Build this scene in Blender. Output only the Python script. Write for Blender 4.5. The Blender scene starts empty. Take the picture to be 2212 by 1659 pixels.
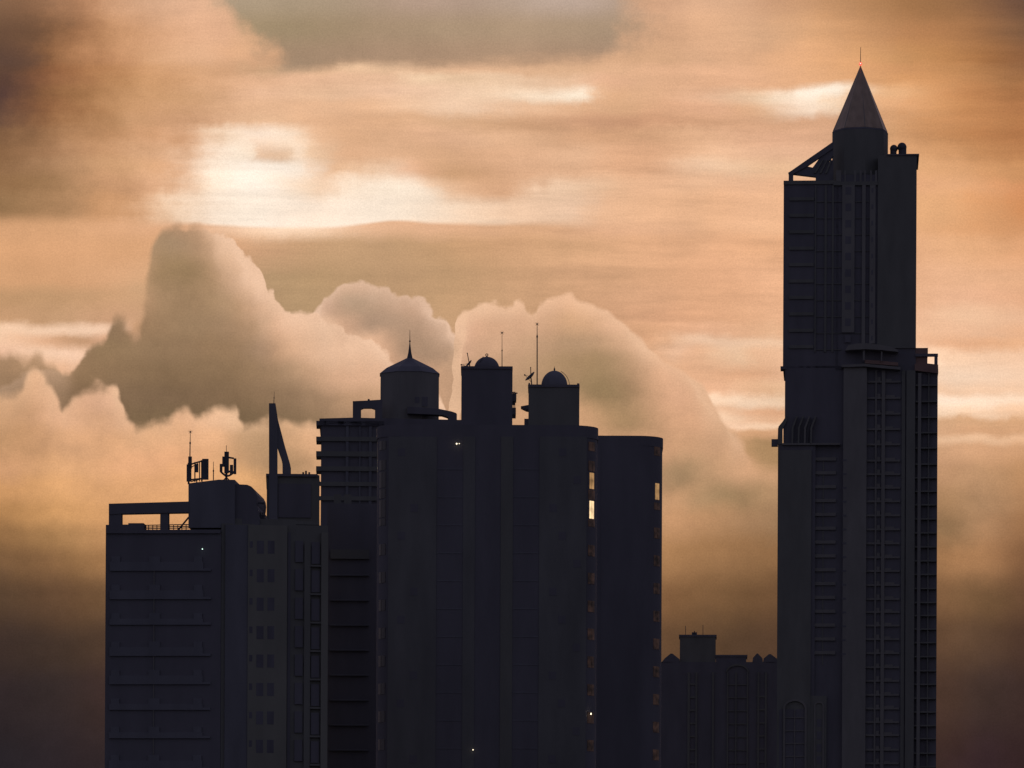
import bpy, math, random
from mathutils import Matrix, Vector
random.seed(7)
PI = math.pi
sc = bpy.context.scene
COL = sc.collection

# ------------------------------------------------------------------ camera geometry
FL = 10814.0            # focal length in units where the picture is 2212 wide
PX, PY = 1106.0, 2268.0  # principal point (level camera, lens shifted up)
ROLL = math.radians(0.26)
CAMZ = 20.0
CR, SR = math.cos(ROLL), math.sin(ROLL)

def ray(px, py):
    x, y = px - PX, PY - py
    a = x * CR - y * SR
    b = x * SR + y * CR
    return a / FL, b / FL

# ------------------------------------------------------------------ materials
def lin(c):
    return tuple(((v / 255) / 12.92 if v / 255 <= 0.04045 else ((v / 255 + 0.055) / 1.055) ** 2.4) for v in c)

def surf(name, col, rough=0.8, var=0.18, scale=0.35, metal=0.0, bump=0.15, spec=0.5, streak=True):
    m = bpy.data.materials.new(name); m.use_nodes = True
    nt = m.node_tree; N = nt.nodes; L = nt.links
    b = N['Principled BSDF']
    b.inputs['Roughness'].default_value = rough
    b.inputs['Metallic'].default_value = metal
    b.inputs['Specular IOR Level'].default_value = spec
    tc = N.new('ShaderNodeTexCoord')
    mp = N.new('ShaderNodeMapping'); L.new(tc.outputs['Object'], mp.inputs[0])
    mp.inputs['Scale'].default_value = (1, 1, 0.25 if streak else 1)
    n = N.new('ShaderNodeTexNoise'); n.inputs['Scale'].default_value = scale; n.inputs['Detail'].default_value = 7
    L.new(mp.outputs[0], n.inputs['Vector'])
    r = N.new('ShaderNodeMapRange'); r.inputs[1].default_value = 0.3; r.inputs[2].default_value = 0.7
    r.inputs[3].default_value = 1 - var; r.inputs[4].default_value = 1 + var
    L.new(n.outputs[0], r.inputs[0])
    mx = N.new('ShaderNodeVectorMath'); mx.operation = 'SCALE'
    mx.inputs[0].default_value = col; L.new(r.outputs[0], mx.inputs['Scale'])
    L.new(mx.outputs[0], b.inputs['Base Color'])
    if bump:
        n2 = N.new('ShaderNodeTexNoise'); n2.inputs['Scale'].default_value = 3; n2.inputs['Detail'].default_value = 5
        L.new(tc.outputs['Object'], n2.inputs['Vector'])
        bp = N.new('ShaderNodeBump'); bp.inputs['Strength'].default_value = bump; bp.inputs['Distance'].default_value = 0.05
        L.new(n2.outputs[0], bp.inputs['Height']); L.new(bp.outputs[0], b.inputs['Normal'])
    return m

def glow(name, col, strength, var=0.0, scale=2.0):
    m = bpy.data.materials.new(name); m.use_nodes = True
    nt = m.node_tree; N = nt.nodes; L = nt.links
    b = N['Principled BSDF']
    b.inputs['Base Color'].default_value = (0.1, 0.08, 0.05, 1)
    b.inputs['Emission Color'].default_value = (*col, 1)
    b.inputs['Emission Strength'].default_value = strength
    if var:
        tc = N.new('ShaderNodeTexCoord')
        n = N.new('ShaderNodeTexNoise'); n.inputs['Scale'].default_value = scale; n.inputs['Detail'].default_value = 4
        L.new(tc.outputs['Object'], n.inputs['Vector'])
        r = N.new('ShaderNodeMapRange'); r.inputs[1].default_value = 0.3; r.inputs[2].default_value = 0.7
        r.inputs[3].default_value = strength * (1 - var); r.inputs[4].default_value = strength * (1 + var)
        L.new(n.outputs[0], r.inputs[0]); L.new(r.outputs[0], b.inputs['Emission Strength'])
    return m

M = dict(
    warm=surf('weathered_concrete', (0.245, 0.240, 0.195), var=0.12),
    olive=surf('olive_plaster', (0.198, 0.197, 0.170), var=0.12),
    pale=surf('pale_plaster', (0.245, 0.235, 0.21), var=0.12),
    soot=surf('sooty_plaster', (0.188, 0.188, 0.175), var=0.16),
    trim=surf('painted_trim', (0.235, 0.225, 0.20), var=0.10),
    blue=surf('blue_grey_plaster', (0.190, 0.190, 0.205), var=0.15),
    dark=surf('dark_recess_glass', (0.182, 0.176, 0.19), rough=0.7, var=0.10, bump=0.03, spec=0.15),
    pane=surf('unlit_window_pane', (0.15, 0.145, 0.165), rough=0.4, var=0.2, bump=0.02, spec=0.2, scale=0.6),
    roof=surf('dark_roof_sheet', (0.16, 0.155, 0.17), rough=0.6, var=0.15),
    metal=surf('dark_steel', (0.10, 0.10, 0.11), rough=0.55, var=0.2, metal=0.3, scale=2.0),
    spire=surf('spire_sheet_metal', (0.42, 0.31, 0.215), rough=0.36, var=0.16, metal=0.85, scale=0.9, bump=0.5),
    redbrown=surf('red_brown_sunset_tint', (0.30, 0.19, 0.15), var=0.2),  # sunset light on the right terrace band put into this red base colour
    glass=surf('window_glass', (0.05, 0.045, 0.045), rough=0.12, var=0.2, metal=0.0, bump=0.25, spec=1.0),
    glowpane=glow('orange_glow_pane', (1.0, 0.70, 0.38), 1.25, 0.4, 0.9),  # orange glow on the corner panes, bright and dim, put in as emission
    glowpane_dim=glow('dim_orange_glow_pane', (0.9, 0.50, 0.20), 0.42, 0.5, 0.9),
    faint=glow('faint_reflection_pane', (0.8, 0.40, 0.30), 0.017, 0.95, 1.3),  # sunset reflection on the dull corner panes put in as faint emission
    lamp=glow('lamp_light', (1.0, 0.85, 0.6), 3.0),
    greenlamp=glow('cool_lamp_light', (0.7, 1.0, 0.85), 3.0),
    red=glow('beacon_red', (1.0, 0.09, 0.06), 1.7),
    redcore=glow('beacon_core', (1.0, 0.6, 0.5), 2.0),
    ground=surf('ground_soil_and_asphalt', (0.06, 0.06, 0.055), var=0.4, scale=0.01, streak=False),
)

# ------------------------------------------------------------------ mesh builder (world coordinates)
class MB:
    def __init__(s): s.v = []; s.f = []
    def add(s, vs, fs):
        o = len(s.v); s.v += [tuple(p) for p in vs]; s.f += [tuple(i + o for i in f) for f in fs]
    def prism(s, a, b):   # two matching loops
        n = len(a)
        s.add(list(a) + list(b), [tuple(range(n))[::-1], tuple(range(n, 2 * n))] + [(i, (i + 1) % n, n + (i + 1) % n, n + i) for i in range(n)])
    def loops(s, rings, cap=True):
        n = len(rings[0]); vs = [p for r in rings for p in r]
        fs = [(k * n + i, k * n + (i + 1) % n, (k + 1) * n + (i + 1) % n, (k + 1) * n + i) for k in range(len(rings) - 1) for i in range(n)]
        if cap: fs += [tuple(range(n))[::-1], tuple(range((len(rings) - 1) * n, len(rings) * n))]
        s.add(vs, fs)
    def tube(s, p, q, r, r2=None, n=8):
        p, q = Vector(p), Vector(q); r2 = r if r2 is None else r2
        d = (q - p).normalized(); a = d.orthogonal().normalized(); b = d.cross(a)
        R = lambda c, rr: [c + a * rr * math.cos(t * 2 * PI / n) + b * rr * math.sin(t * 2 * PI / n) for t in range(n)]
        s.loops([R(p, r), R(q, r2)])
    def lathe(s, c, prof, n=24, axis=None):   # prof: list of (radius, height) ; axis default up
        c = Vector(c); d = Vector(axis or (0, 0, 1)).normalized()
        a = Vector((1, 0, 0)) if abs(d.x) < 0.9 else Vector((0, 1, 0))
        a = (a - d * a.dot(d)).normalized(); b = d.cross(a)
        s.loops([[c + d * h + (a * math.cos(t * 2 * PI / n) + b * math.sin(t * 2 * PI / n)) * max(r, 1e-4) for t in range(n)] for r, h in prof])
    def sphere(s, c, r, n=16, squash=1.0):
        m = n // 2
        s.lathe(c, [(r * math.sin(PI * k / m), -r * squash * math.cos(PI * k / m)) for k in range(m + 1)], n)
    def ring(s, c, R, r, ax_u, ax_v, n=20):
        c = Vector(c); rr = []
        w = ax_u.cross(ax_v)
        for k in range(n + 1):
            t = 2 * PI * k / n; d = ax_u * math.cos(t) + ax_v * math.sin(t)
            rr.append([c + d * (R + r * math.cos(q * PI / 3)) + w * r * math.sin(q * PI / 3) for q in range(6)])
        s.loops(rr, cap=False)

def root(name, fr, label, cat, group=None, base=None):
    e = bpy.data.objects.new(name, None); COL.objects.link(e)
    if base is None: loc = (fr.O.x, fr.O.y, 0)
    else: loc = base
    e.matrix_world = Matrix.Translation(loc) @ Matrix.Rotation(fr.psi, 4, 'Z')
    e['label'] = label; e['category'] = cat
    if group: e['group'] = group
    ROOTM[e.name] = Matrix.Translation(loc) @ Matrix.Rotation(fr.psi, 4, 'Z')
    return e
ROOTM = {}

def part(mb, name, mat, parent, label=None, smooth=False, bevel=0):
    inv = ROOTM[parent.name].inverted()
    me = bpy.data.meshes.new(name)
    me.from_pydata([inv @ Vector(p) for p in mb.v], [], mb.f); me.validate(); me.update()
    import bmesh
    bm = bmesh.new(); bm.from_mesh(me); bmesh.ops.recalc_face_normals(bm, faces=bm.faces); bm.to_mesh(me); bm.free()
    if smooth:
        for p in me.polygons: p.use_smooth = True
        try: me.set_sharp_from_angle(angle=math.radians(35))
        except Exception: pass
    me.materials.append(M[mat] if isinstance(mat, str) else mat)
    o = bpy.data.objects.new(name, me); COL.objects.link(o); o.parent = parent
    ROOTM[o.name] = ROOTM[parent.name]
    if label: o['label'] = label
    return o

class Frame:
    """vertical plane through the ray of picture column xref at distance Y; rel = extra turn (right side away, degrees)"""
    def __init__(s, Y, xref, rel=0.0):
        a, _ = ray(xref, 1200)
        s.O = Vector((a * Y, Y, 0)); s.psi = -math.atan(a) + math.radians(rel)
        s.c, s.s = math.cos(s.psi), math.sin(s.psi)
        s.k = Y / FL      # metres per unit
        s.U = Vector((s.c, s.s, 0)); s.W = Vector((-s.s, s.c, 0)); s.Z = Vector((0, 0, 1))
    def p(s, px, py, w=0.0):
        a, b = ray(px, py)
        ox, oy = s.O.x - w * s.s, s.O.y + w * s.c
        u = (a * oy - ox) / (s.c - a * s.s)
        Y = oy + u * s.s
        return Vector((ox + u * s.c, Y, CAMZ + b * Y))
    def uz(s, px, py, w=0.0):
        q = s.p(px, py, w); d = q - s.O
        return d.dot(s.U), q.z
    def w3(s, u, w, z): return s.O + s.U * u + s.W * w + s.Z * (z)
    def box(s, mb, x0, x1, y0, y1, w0, w1, yr=None):
        """y1=None: down to the ground"""
        yb = 1659 if y1 is None else y1
        ym = min(max((y0 + min(yb, 1659)) / 2, 0), 1659) if yr is None else yr
        u0, _ = s.uz(x0, ym, w0); u1, _ = s.uz(x1, ym, w0)
        _, zt = s.uz((x0 + x1) / 2, y0, w0)
        zb = 0.0 if y1 is None else s.uz((x0 + x1) / 2, y1, w0)[1]
        a = [s.w3(u0, w0, zb), s.w3(u1, w0, zb), s.w3(u1, w1, zb), s.w3(u0, w1, zb)]
        b = [s.w3(u0, w0, zt), s.w3(u1, w0, zt), s.w3(u1, w1, zt), s.w3(u0, w1, zt)]
        mb.prism(a, b)
    def poly(s, mb, pts, w0, w1):
        f = [s.p(x, y, w0) for x, y in pts]
        b = [q + s.W * (w1 - w0) for q in f]
        mb.prism(f, b)
    def plan(s, mb, pts, z0, z1):
        mb.prism([s.w3(u, w, z0) for u, w in pts], [s.w3(u, w, z1) for u, w in pts])

def B(fr, name, mat, parent, boxes, label=None, yr=None):
    for b in boxes:
        mb = MB(); fr.box(mb, *b, yr=yr)
        o = part(mb, name, mat, parent, label)
    return o

# ------------------------------------------------------------------ ground
me = bpy.data.meshes.new('ground')
me.from_pydata([(-30000, -30000, 0), (30000, -30000, 0), (30000, 30000, 0), (-30000, 30000, 0)], [], [(0, 1, 2, 3)])
me.materials.append(M['ground'])
g = bpy.data.objects.new('ground', me); COL.objects.link(g); g['kind'] = 'structure'

# ------------------------------------------------------------------ rooftop things
def whip(fr, x, ytop, ybase, w, label, r=0.9, thick=None, tip=True, group='whip aerials on the roofs', ythin=None, lean=0):
    base = fr.p(x, ybase, w); top = fr.p(x + lean, ytop, w)
    e = root('whip_antenna', fr, label, 'antenna', group, base=base)
    k = fr.k; mb = MB()
    if ythin is None: ythin = (ytop + ybase) / 2
    mid = fr.p(x + lean * 0.5, ythin, w)
    mb.tube(base, mid, r * k * 1.25, r * k * 1.1); 
    part(mb, 'mast', 'metal', e)
    mb = MB(); mb.tube(mid, top, r * k * 0.8, r * k * 0.6)
    mb.sphere(mid, r * k * 1.9, 8, 1.8)
    part(mb, 'rod', 'metal', e)
    if tip:
        mb = MB(); mb.sphere(top, 2.0 * k, 8)
        for t in range(8):
            d = fr.U * math.cos(t * PI / 4) + fr.Z * math.sin(t * PI / 4) + fr.W * (0.3 if t % 2 else -0.3)
            mb.tube(top, top + d * 5.2 * k, 0.35 * k, 0.2 * k, 5)
        part(mb, 'crown_of_spikes', 'metal', e)
    return e

def dish(fr, x, y, rad, tilt, w, label, ybase, pole_top=None, lnb=None):
    c = fr.p(x, y, w); k = fr.k
    base = fr.p(x + 2, ybase, w)
    e = root('satellite_dish', fr, label, 'satellite dish', 'satellite dishes on the domed penthouses', base=base)
    d = (fr.U * -math.cos(tilt) + fr.Z * math.sin(tilt) + fr.W * -0.25).normalized()
    mb = MB()
    R = rad * k
    prof = [(R * t / 6, 0.28 * R * (t / 6) ** 2) for t in range(7)]
    prof += [(R * t / 6, 0.28 * R * (t / 6) ** 2 - 0.06 * R) for t in range(6, -1, -1)]
    mb.lathe(c, prof, 20, axis=d)
    part(mb, 'reflector', 'metal', e, smooth=True)
    mb = MB(); mb.tube(base, c, 1.3 * k); 
    part(mb, 'mounting_post', 'metal', e)
    if lnb:
        q = fr.p(lnb[0], lnb[1], w); mb = MB()
        mb.tube(c - fr.Z * R * 0.7, q, 0.5 * k); mb.tube(c + d * 0.1, q, 0.35 * k)
        mb.sphere(q, 1.9 * k, 8)
        part(mb, 'feed_arm', 'metal', e)
    if pole_top:
        q = fr.p(pole_top[0], pole_top[1], w); mb = MB(); mb.tube(c, q, 0.9 * k); mb.sphere(q, 1.4 * k, 8)
        part(mb, 'upper_rod', 'metal', e)
    return e

# ================================================================== LEFT APARTMENT BLOCK (nearest)
A = Frame(556, 470, -7)      # left wing, right end nearer
A2 = Frame(556, 478, 5)      # right wing
L = root('apartment_building', A, 'nearest dark block at far left with open concrete roof frame and rows of balconies', 'building', 'city buildings')
mb = MB(); A.box(mb, 228.5, 478, 1144.5, None, 0, 22, yr=1140); part(mb, 'wall', 'dark', L)
mb = MB(); A2.box(mb, 478, 708, 1133, None, 0, 20, yr=1300)
part(mb, 'side_wing', 'olive', L)
# parapet strip + copings
B(A, 'parapet', 'dark', L, [(228.5, 311, 1133.5, 1152, -0.25, 1.8), (311, 476, 1144, 1152, -0.24, 0)], yr=1140)
B(A2, 'parapet', 'olive', L, [(479, 640, 1121, 1133.4, 0.3, 9), (640, 690, 1126, 1133.4, 0.3, 9)], yr=1130)
# roof frame
fm = MB()
A.poly(fm, [(235, 1088), (262, 1087.2), (408, 1083.2), (408, 1106.8), (262, 1109.5), (235, 1111)], 0.2, 1.6)
A.box(fm, 235, 262, 1108, 1146, 0.3, 1.5, yr=1110); A.box(fm, 346, 363.5, 1105, 1147, 0.35, 1.45, yr=1110)
part(fm, 'roof_frame', 'dark', L)
B(A, 'roof_box', 'dark', L, [(262, 278, 1133, 1141, 0.5, 3)], yr=1135)
B(A, 'roof_hatch', 'dark', L, [(277, 310, 1130, 1146, 0.6, 3)], yr=1135)
rl = MB()
for yy in (1133.6, 1137.5, 1141): rl.tube(A.p(309, yy + 1.2, .4), A.p(408, yy - .6, .4), 0.055)
for xx in range(312, 408, 9):
    rl.tube(A.p(xx, 1133.8, .4), A.p(xx, 1146, .4), 0.05)
part(rl, 'roof_railing', 'metal', L)
pp = MB(); pp.tube(A.p(385, 1145, .6), A.p(408, 1117, .6), 0.10); part(pp, 'drain_pipe', 'metal', L)
# penthouse block with slanted top + vault
pb = MB()
A.poly(pb, [(407, 1140), (407, 1044), (472, 1036), (507, 1036.3), (507, 1140)], 0.3, 9)
ph = part(pb, 'penthouse', 'blue', L)
vb = MB()
pts = [(506, 1045.8), (534, 1047), (543, 1051), (550, 1058), (554, 1066.5), (555.3, 1076), (554.5, 1086), (553, 1091), (556.5, 1097), (558.5, 1104), (558, 1113), (561, 1121), (561, 1135), (506, 1135)]
A.poly(vb, pts, 0.8, 10)
part(vb, 'vaulted_roof', 'dark', L)
sf = MB()
for a_, b_ in (((553, 1086), (571, 1086)), ((571, 1086), (571, 1130)), ((556, 1087), (571, 1088.5)), ((553, 1108), (574, 1108)), ((563, 1105), (563, 1127)), ((567, 1107), (567, 1127))):
    sf.tube(A.p(*a_, 2), A.p(*b_, 2), 0.06)
A.box(sf, 558, 572, 1111.5, 1123, 2, 3.2)
part(sf, 'ladder_cage', 'metal', L)
# balconies on the left wing
ys = [1214 + 61.3 * i for i in range(8)]
for i, y in enumerate(ys):
    h = 19 if i not in (2, 5, 6) else 13
    mbb = MB(); A.box(mbb, 236, 438, y, y + h, -0.2, 0, yr=1400)
    bl = part(mbb, 'balcony', 'blue', L)
    for x0, x1 in ((240, 258), (321, 345), (418, 436)):
        m2 = MB(); A.box(m2, x0, x1, y - 12, y, -0.18, -0.03, yr=1400); part(m2, 'planter', 'blue', bl)
    m3 = MB(); A.box(m3, 331, 333, y + h, y + 61.3 - 12, -0.12, 0, yr=1400)
    part(m3, 'divider', 'trim', bl)
    m4 = MB(); A.box(m4, 438, 455, y + h - 5, y + h, -0.2, 0, yr=1400); part(m4, 'ledge', 'blue', bl)
B(A, 'corner_pier', 'blue', L, [(515 - 36, 536, 1150, None, -0.15, 0.0)], yr=1400) if False else None
B(A2, 'corner_bay', 'blue', L, [(486, 535, 1133.8, None, -0.3, 0.01)], yr=1400)
B(A2, 'light_wall', 'warm', L, [(535, 619.5, 1134.5, None, -0.45, 0.02)], yr=1400)
B(A2, 'downpipe', 'dark', L, [(620.5, 627, 1150, None, -0.1, 0.03)], yr=1400)
B(A2, 'light_wall', 'warm', L, [(693.5, 708, 1150, None, -0.5, 0.03)], yr=1400)
B(A2, 'light_wall', 'olive', L, [(657, 670, 1175, None, -0.35, 0.03)], yr=1400)
for i in range(8):
    y = 1168 + 61.45 * i
    for x0, x1, y0, y1 in ((538.5, 545, y + 1, y + 15), (554, 569, y, y + 28), (577.5, 592, y, y + 28)):
        wb = MB(); A2.box(wb, x0, x1, y0, y1, -0.47, -0.40, yr=1400)
        wn = part(wb, 'window', 'pane', L)
    for x0, x1, y0, y1 in ((637, 654, y, y + 46), (672, 690, y + 3, y + 50)):
        wb = MB(); A2.box(wb, x0, x1, y0, y1, -0.2, 0.0, yr=1400)
        wn = part(wb, 'window', 'dark', L)
    B(A2, 'floor_ledge', 'olive', L, [(670, 693, y + 52, y + 56, -0.42, 0)], yr=1400)
lm = MB(); lm.sphere(A.p(437.2, 1186, -0.6), 0.05); part(lm, 'lamp', 'greenlamp', L)

# antennas on it
def panel(mb, fr, x0, x1, y0, y1, w): fr.box(mb, x0, x1, y0, y1, w, w + 0.25)
c1 = root('cell_antenna', A, 'wide cluster of cell panels with cross rails at left edge of the penthouse roof', 'antenna', 'cell antennas on the near block', base=A.p(408, 1044, 1.2))
for x0, x1, y0, y1 in ((406.5, 414, 986, 1012), (403, 413, 1003, 1040), (436.5, 450, 991, 1036), (421, 428, 1002, 1020)):
    m_ = MB(); panel(m_, A, x0, x1, y0, y1, 1.0); part(m_, 'panel', 'metal', c1)
m_ = MB()
m_.tube(A.p(407.5, 1046, 1.4), A.p(407.5, 1000, 1.4), .11); m_.tube(A.p(421, 1041, 1.3), A.p(421, 998, 1.3), .07)
m_.tube(A.p(431, 1040, 1.3), A.p(431, 996, 1.3), .06); m_.tube(A.p(436, 1040, 1.3), A.p(436, 994, 1.3), .09); m_.tube(A.p(425, 1043, 1.3), A.p(425, 1035, 1.3), .07)
part(m_, 'mast', 'metal', c1)
m_ = MB()
for q_ in (((412, 1003), (437, 995.5), .09), ((406, 1037), (446, 1033), .10), ((412, 1040.5), (430, 1036), .06), ((412, 1010), (428, 1001), .05)):
    m_ = MB(); m_.tube(A.p(*q_[0], 1.2), A.p(*q_[1], 1.2), q_[2]); part(m_, 'cross_rail', 'metal', c1)
c2 = root('cell_antenna', A, 'round cluster of cell panels on a short post at the middle of the penthouse roof', 'antenna', 'cell antennas on the near block', base=A.p(489, 1036, 1.2))
for x0, x1, y0, y1 in ((484.5, 494, 975.5, 1022), (474.5, 480, 1002, 1019), (480, 486, 986, 1008), (504.5, 510, 990, 1024), (496.5, 503, 1004, 1024)):
    m_ = MB(); panel(m_, A, x0, x1, y0, y1, 1.0); part(m_, 'panel', 'metal', c2)
m_ = MB(); m_.tube(A.p(489, 1038, 1.3), A.p(489, 1010, 1.3), .13); m_.tube(A.p(483, 1037, 1.3), A.p(494, 1026, 1.3), .06); m_.tube(A.p(495, 1037, 1.3), A.p(484, 1026, 1.3), .06)
m_.tube(A.p(489, 976, 1.3), A.p(489, 962, 1.3), .03)
part(m_, 'mast', 'metal', c2)
m_ = MB()
pr = [A.p(477 + 29 * t / 10, 1019 + 9 * math.sin(PI * t / 10), 1.1) for t in range(11)]
for q, r_ in zip(pr, pr[1:]): m_.tube(q, r_, .11)
part(m_, 'mounting_ring', 'metal', c2)
for q_ in (((492, 988), (505, 990), .10), ((492, 1018), (505, 1020), .12), ((476, 1003), (485, 1003), .06)):
    m_ = MB(); m_.tube(A.p(*q_[0], 1.1), A.p(*q_[1], 1.1), q_[2]); part(m_, 'bracket', 'metal', c2)
whip(A, 410.2, 933, 988, 1.3, 'thin whip with spiky tip above the wide cell panel cluster, leftmost aerial', r=1.0, ythin=957, lean=1)
whip(A, 461, 997, 1037, 1.0, 'short bare rod between the two cell panel clusters', r=0.9, tip=False)

# ================================================================== FIN BUILDING
Fm = Frame(640, 632, 0)
F1 = root('fin_topped_building', Fm, 'slim dark block with a tall pointed concrete fin shaped like a narrow letter A', 'building', 'city buildings')
m_ = MB(); Fm.box(m_, 576, 690, 1026, None, 0, 16, yr=1100); part(m_, 'wall', 'olive', F1)
B(Fm, 'roof_slab', 'dark', F1, [(574.5, 686, 1023.5, 1029, -0.3, 15)], yr=1025)
m_ = MB()
Fm.poly(m_, [(581, 1128), (581, 871), (595, 871), (596.5, 880), (599.5, 900), (599.5, 1128)], -0.35, 1.2)
part(m_, 'fin_post', 'blue', F1)
m_ = MB()
Fm.poly(m_, [(599.3, 900), (600.8, 908), (616, 966), (626.8, 1003), (628.6, 1012), (628.6, 1024), (610.3, 1024), (610, 1000), (608, 991), (599.3, 966)], -0.2, 1.1)
part(m_, 'fin_brace', 'blue', F1)
B(Fm, 'facade_panel', 'dark', F1, [(601, 672, 1045, 1118, -0.12, 0)], yr=1060)
sp = MB()
for xx, y0 in ((655, 1020), (661, 1017), (668, 1020)): sp.tube(Fm.p(xx, 1026, 3), Fm.p(xx, y0, 3), .12)
part(sp, 'vent_pipe', 'metal', F1)
sp = MB(); sp.tube(Fm.p(683.5, 1027, .5), Fm.p(683.5, 1042, .5), .09); sp.tube(Fm.p(687, 1027, .5), Fm.p(690, 1044, .5), .10); sp.tube(Fm.p(683.5, 1027, .5), Fm.p(688, 1027.5, .5), .09)
part(sp, 'corner_pipe', 'metal', F1)
whip(Fm, 591.5, 846, 872, 0.4, 'fine rod on the tip of the tall concrete fin', r=0.6, tip=False, lean=1)

# ================================================================== SPIRE-TURRET BUILDING (further back)
T1 = Frame(1060, 820, 0)
C = root('turret_building', T1, 'distant block with an octagonal turret and needle spire, balcony slabs jutting at left', 'building', 'city buildings')
m_ = MB(); T1.box(m_, 693.5, 1000, 912, None, 0, 24, yr=950); part(m_, 'wall', 'dark', C)
m_ = MB(); T1.poly(m_, [(690, 904), (762, 902), (826, 903.5), (997, 907), (997, 921), (690, 918)], -0.5, 22)
part(m_, 'parapet', 'dark', C)
for i, (y0, y1) in enumerate([(909.5, 919), (943.5, 953), (975, 986), (1007.5, 1017.5), (1041, 1050), (1072, 1081)]):
    m_ = MB(); T1.box(m_, 683, 830, y0, y1, -0.5, 6 if i < 4 else 0, yr=950)
    part(m_, 'balcony', 'dark' if i < 1 else 'olive', C)
for x0, x1 in ((747, 753), (776, 779), (797, 803)):
    B(T1, 'column', 'blue', C, [(x0, x1, 921, 1100, -0.4, 0)], yr=950)
# roof frame
m_ = MB(); T1.poly(m_, [(762, 866.5), (796, 865), (826, 863), (826, 907), (810, 907), (810, 884), (803, 881.5), (786, 881.5), (780, 884), (780, 907), (762, 907)], 0.5, 2)
part(m_, 'roof_frame', 'dark', C)
m_ = MB(); m_.sphere(T1.p(796.5, 864, 1), .25, 8); part(m_, 'frame_light', 'metal', C)
# octagonal turret
k = T1.k
cx, czt = T1.uz(885, 811, 8); _, czb = T1.uz(885, 925, 8)
R8 = (948 - 822) / 2 * k * (1 + 8 / 1060)
def octo(fr, cu, cw, R, z, rot=PI / 8, n=8):
    Rv = R / math.cos(PI / 8) if n == 8 else R
    return [fr.w3(cu + Rv * math.cos(rot + t * 2 * PI / n), cw + Rv * math.sin(rot + t * 2 * PI / n), z) for t in range(n)]
m_ = MB(); m_.loops([octo(T1, cx, 8, R8, czb), octo(T1, cx, 8, R8, czt)]); tw = part(m_, 'turret', 'pale', C)
uz = lambda y: T1.uz(885, y, 8)[1]
m_ = MB(); m_.loops([octo(T1, cx, 8, R8 * 1.01, czt), octo(T1, cx, 8, R8 * 1.025, czt + 0.05), octo(T1, cx, 8, R8 * 0.80, uz(798)), octo(T1, cx, 8, 6.6 * k, uz(774))])
part(m_, 'turret_roof', 'roof', C)
m_ = MB(); m_.loops([octo(T1, cx, 8, 6.4 * k, uz(775)), octo(T1, cx, 8, 3.6 * k, uz(763)), octo(T1, cx, 8, 1.8 * k, uz(749)), octo(T1, cx, 8, 0.9 * k, uz(740)), octo(T1, cx, 8, 0.35 * k, uz(712))])
q = T1.w3(cx, 8, uz(737)); m_.sphere(q, 2.1 * k, 10)
part(m_, 'spire', 'metal', C)
for x0, x1, y0, y1 in ((911, 924, 857, 877), (896, 906, 857, 870)):
    m_ = MB(); T1.box(m_, x0, x1, y0, y1, 8 - R8 - 0.08, 8 - R8 + 0.1); part(m_, 'window', 'dark', C)
m_ = MB(); T1.poly(m_, [(880, 878), (948, 883), (975, 888.5), (984, 891.5), (987, 894), (987, 908), (971, 908), (967, 900), (955, 896), (880, 893)], -0.3, 3)
part(m_, 'sloping_canopy', 'dark', C)

# ---- lower block in front of it
T2 = Frame(660, 770, 0)
C2 = root('low_dark_building', T2, 'unlit block with faint floor bands, wedged between the near apartment block and the curved towers', 'building', 'city buildings')
m_ = MB(); T2.box(m_, 706, 842, 1088, None, 0, 20, yr=1300); part(m_, 'wall', 'dark', C2)
for i, y in enumerate([1187, 1240, 1294, 1348, 1402, 1456, 1510, 1564, 1618]):
    B(T2, 'floor_band', 'blue' if i else 'olive', C2, [(713, 797, y, y + (20 if i == 0 else 3.5), -0.4, 0)], yr=1400)
for x in (1, 2):
    B(T2, 'roof_cabinet', 'olive', C2, [(709 + 12 + 22 * (x - 1), 740 - 3 + 22 * (x - 1), 1068, 1089, 1, 3)], yr=1100)

# ================================================================== TWIN CURVED TOWERS
def rrect(hw, r, dep, n=8):
    pts = []
    for cx_, cy_, a0 in ((hw - r, r, -PI / 2), (hw - r, dep - r, 0), (-hw + r, dep - r, PI / 2), (-hw + r, r, PI)):
        for t in range(n + 1):
            a = a0 + PI / 2 * t / n
            pts.append((cx_ + r * math.cos(a), cy_ + r * math.sin(a)))
    return pts

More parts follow.
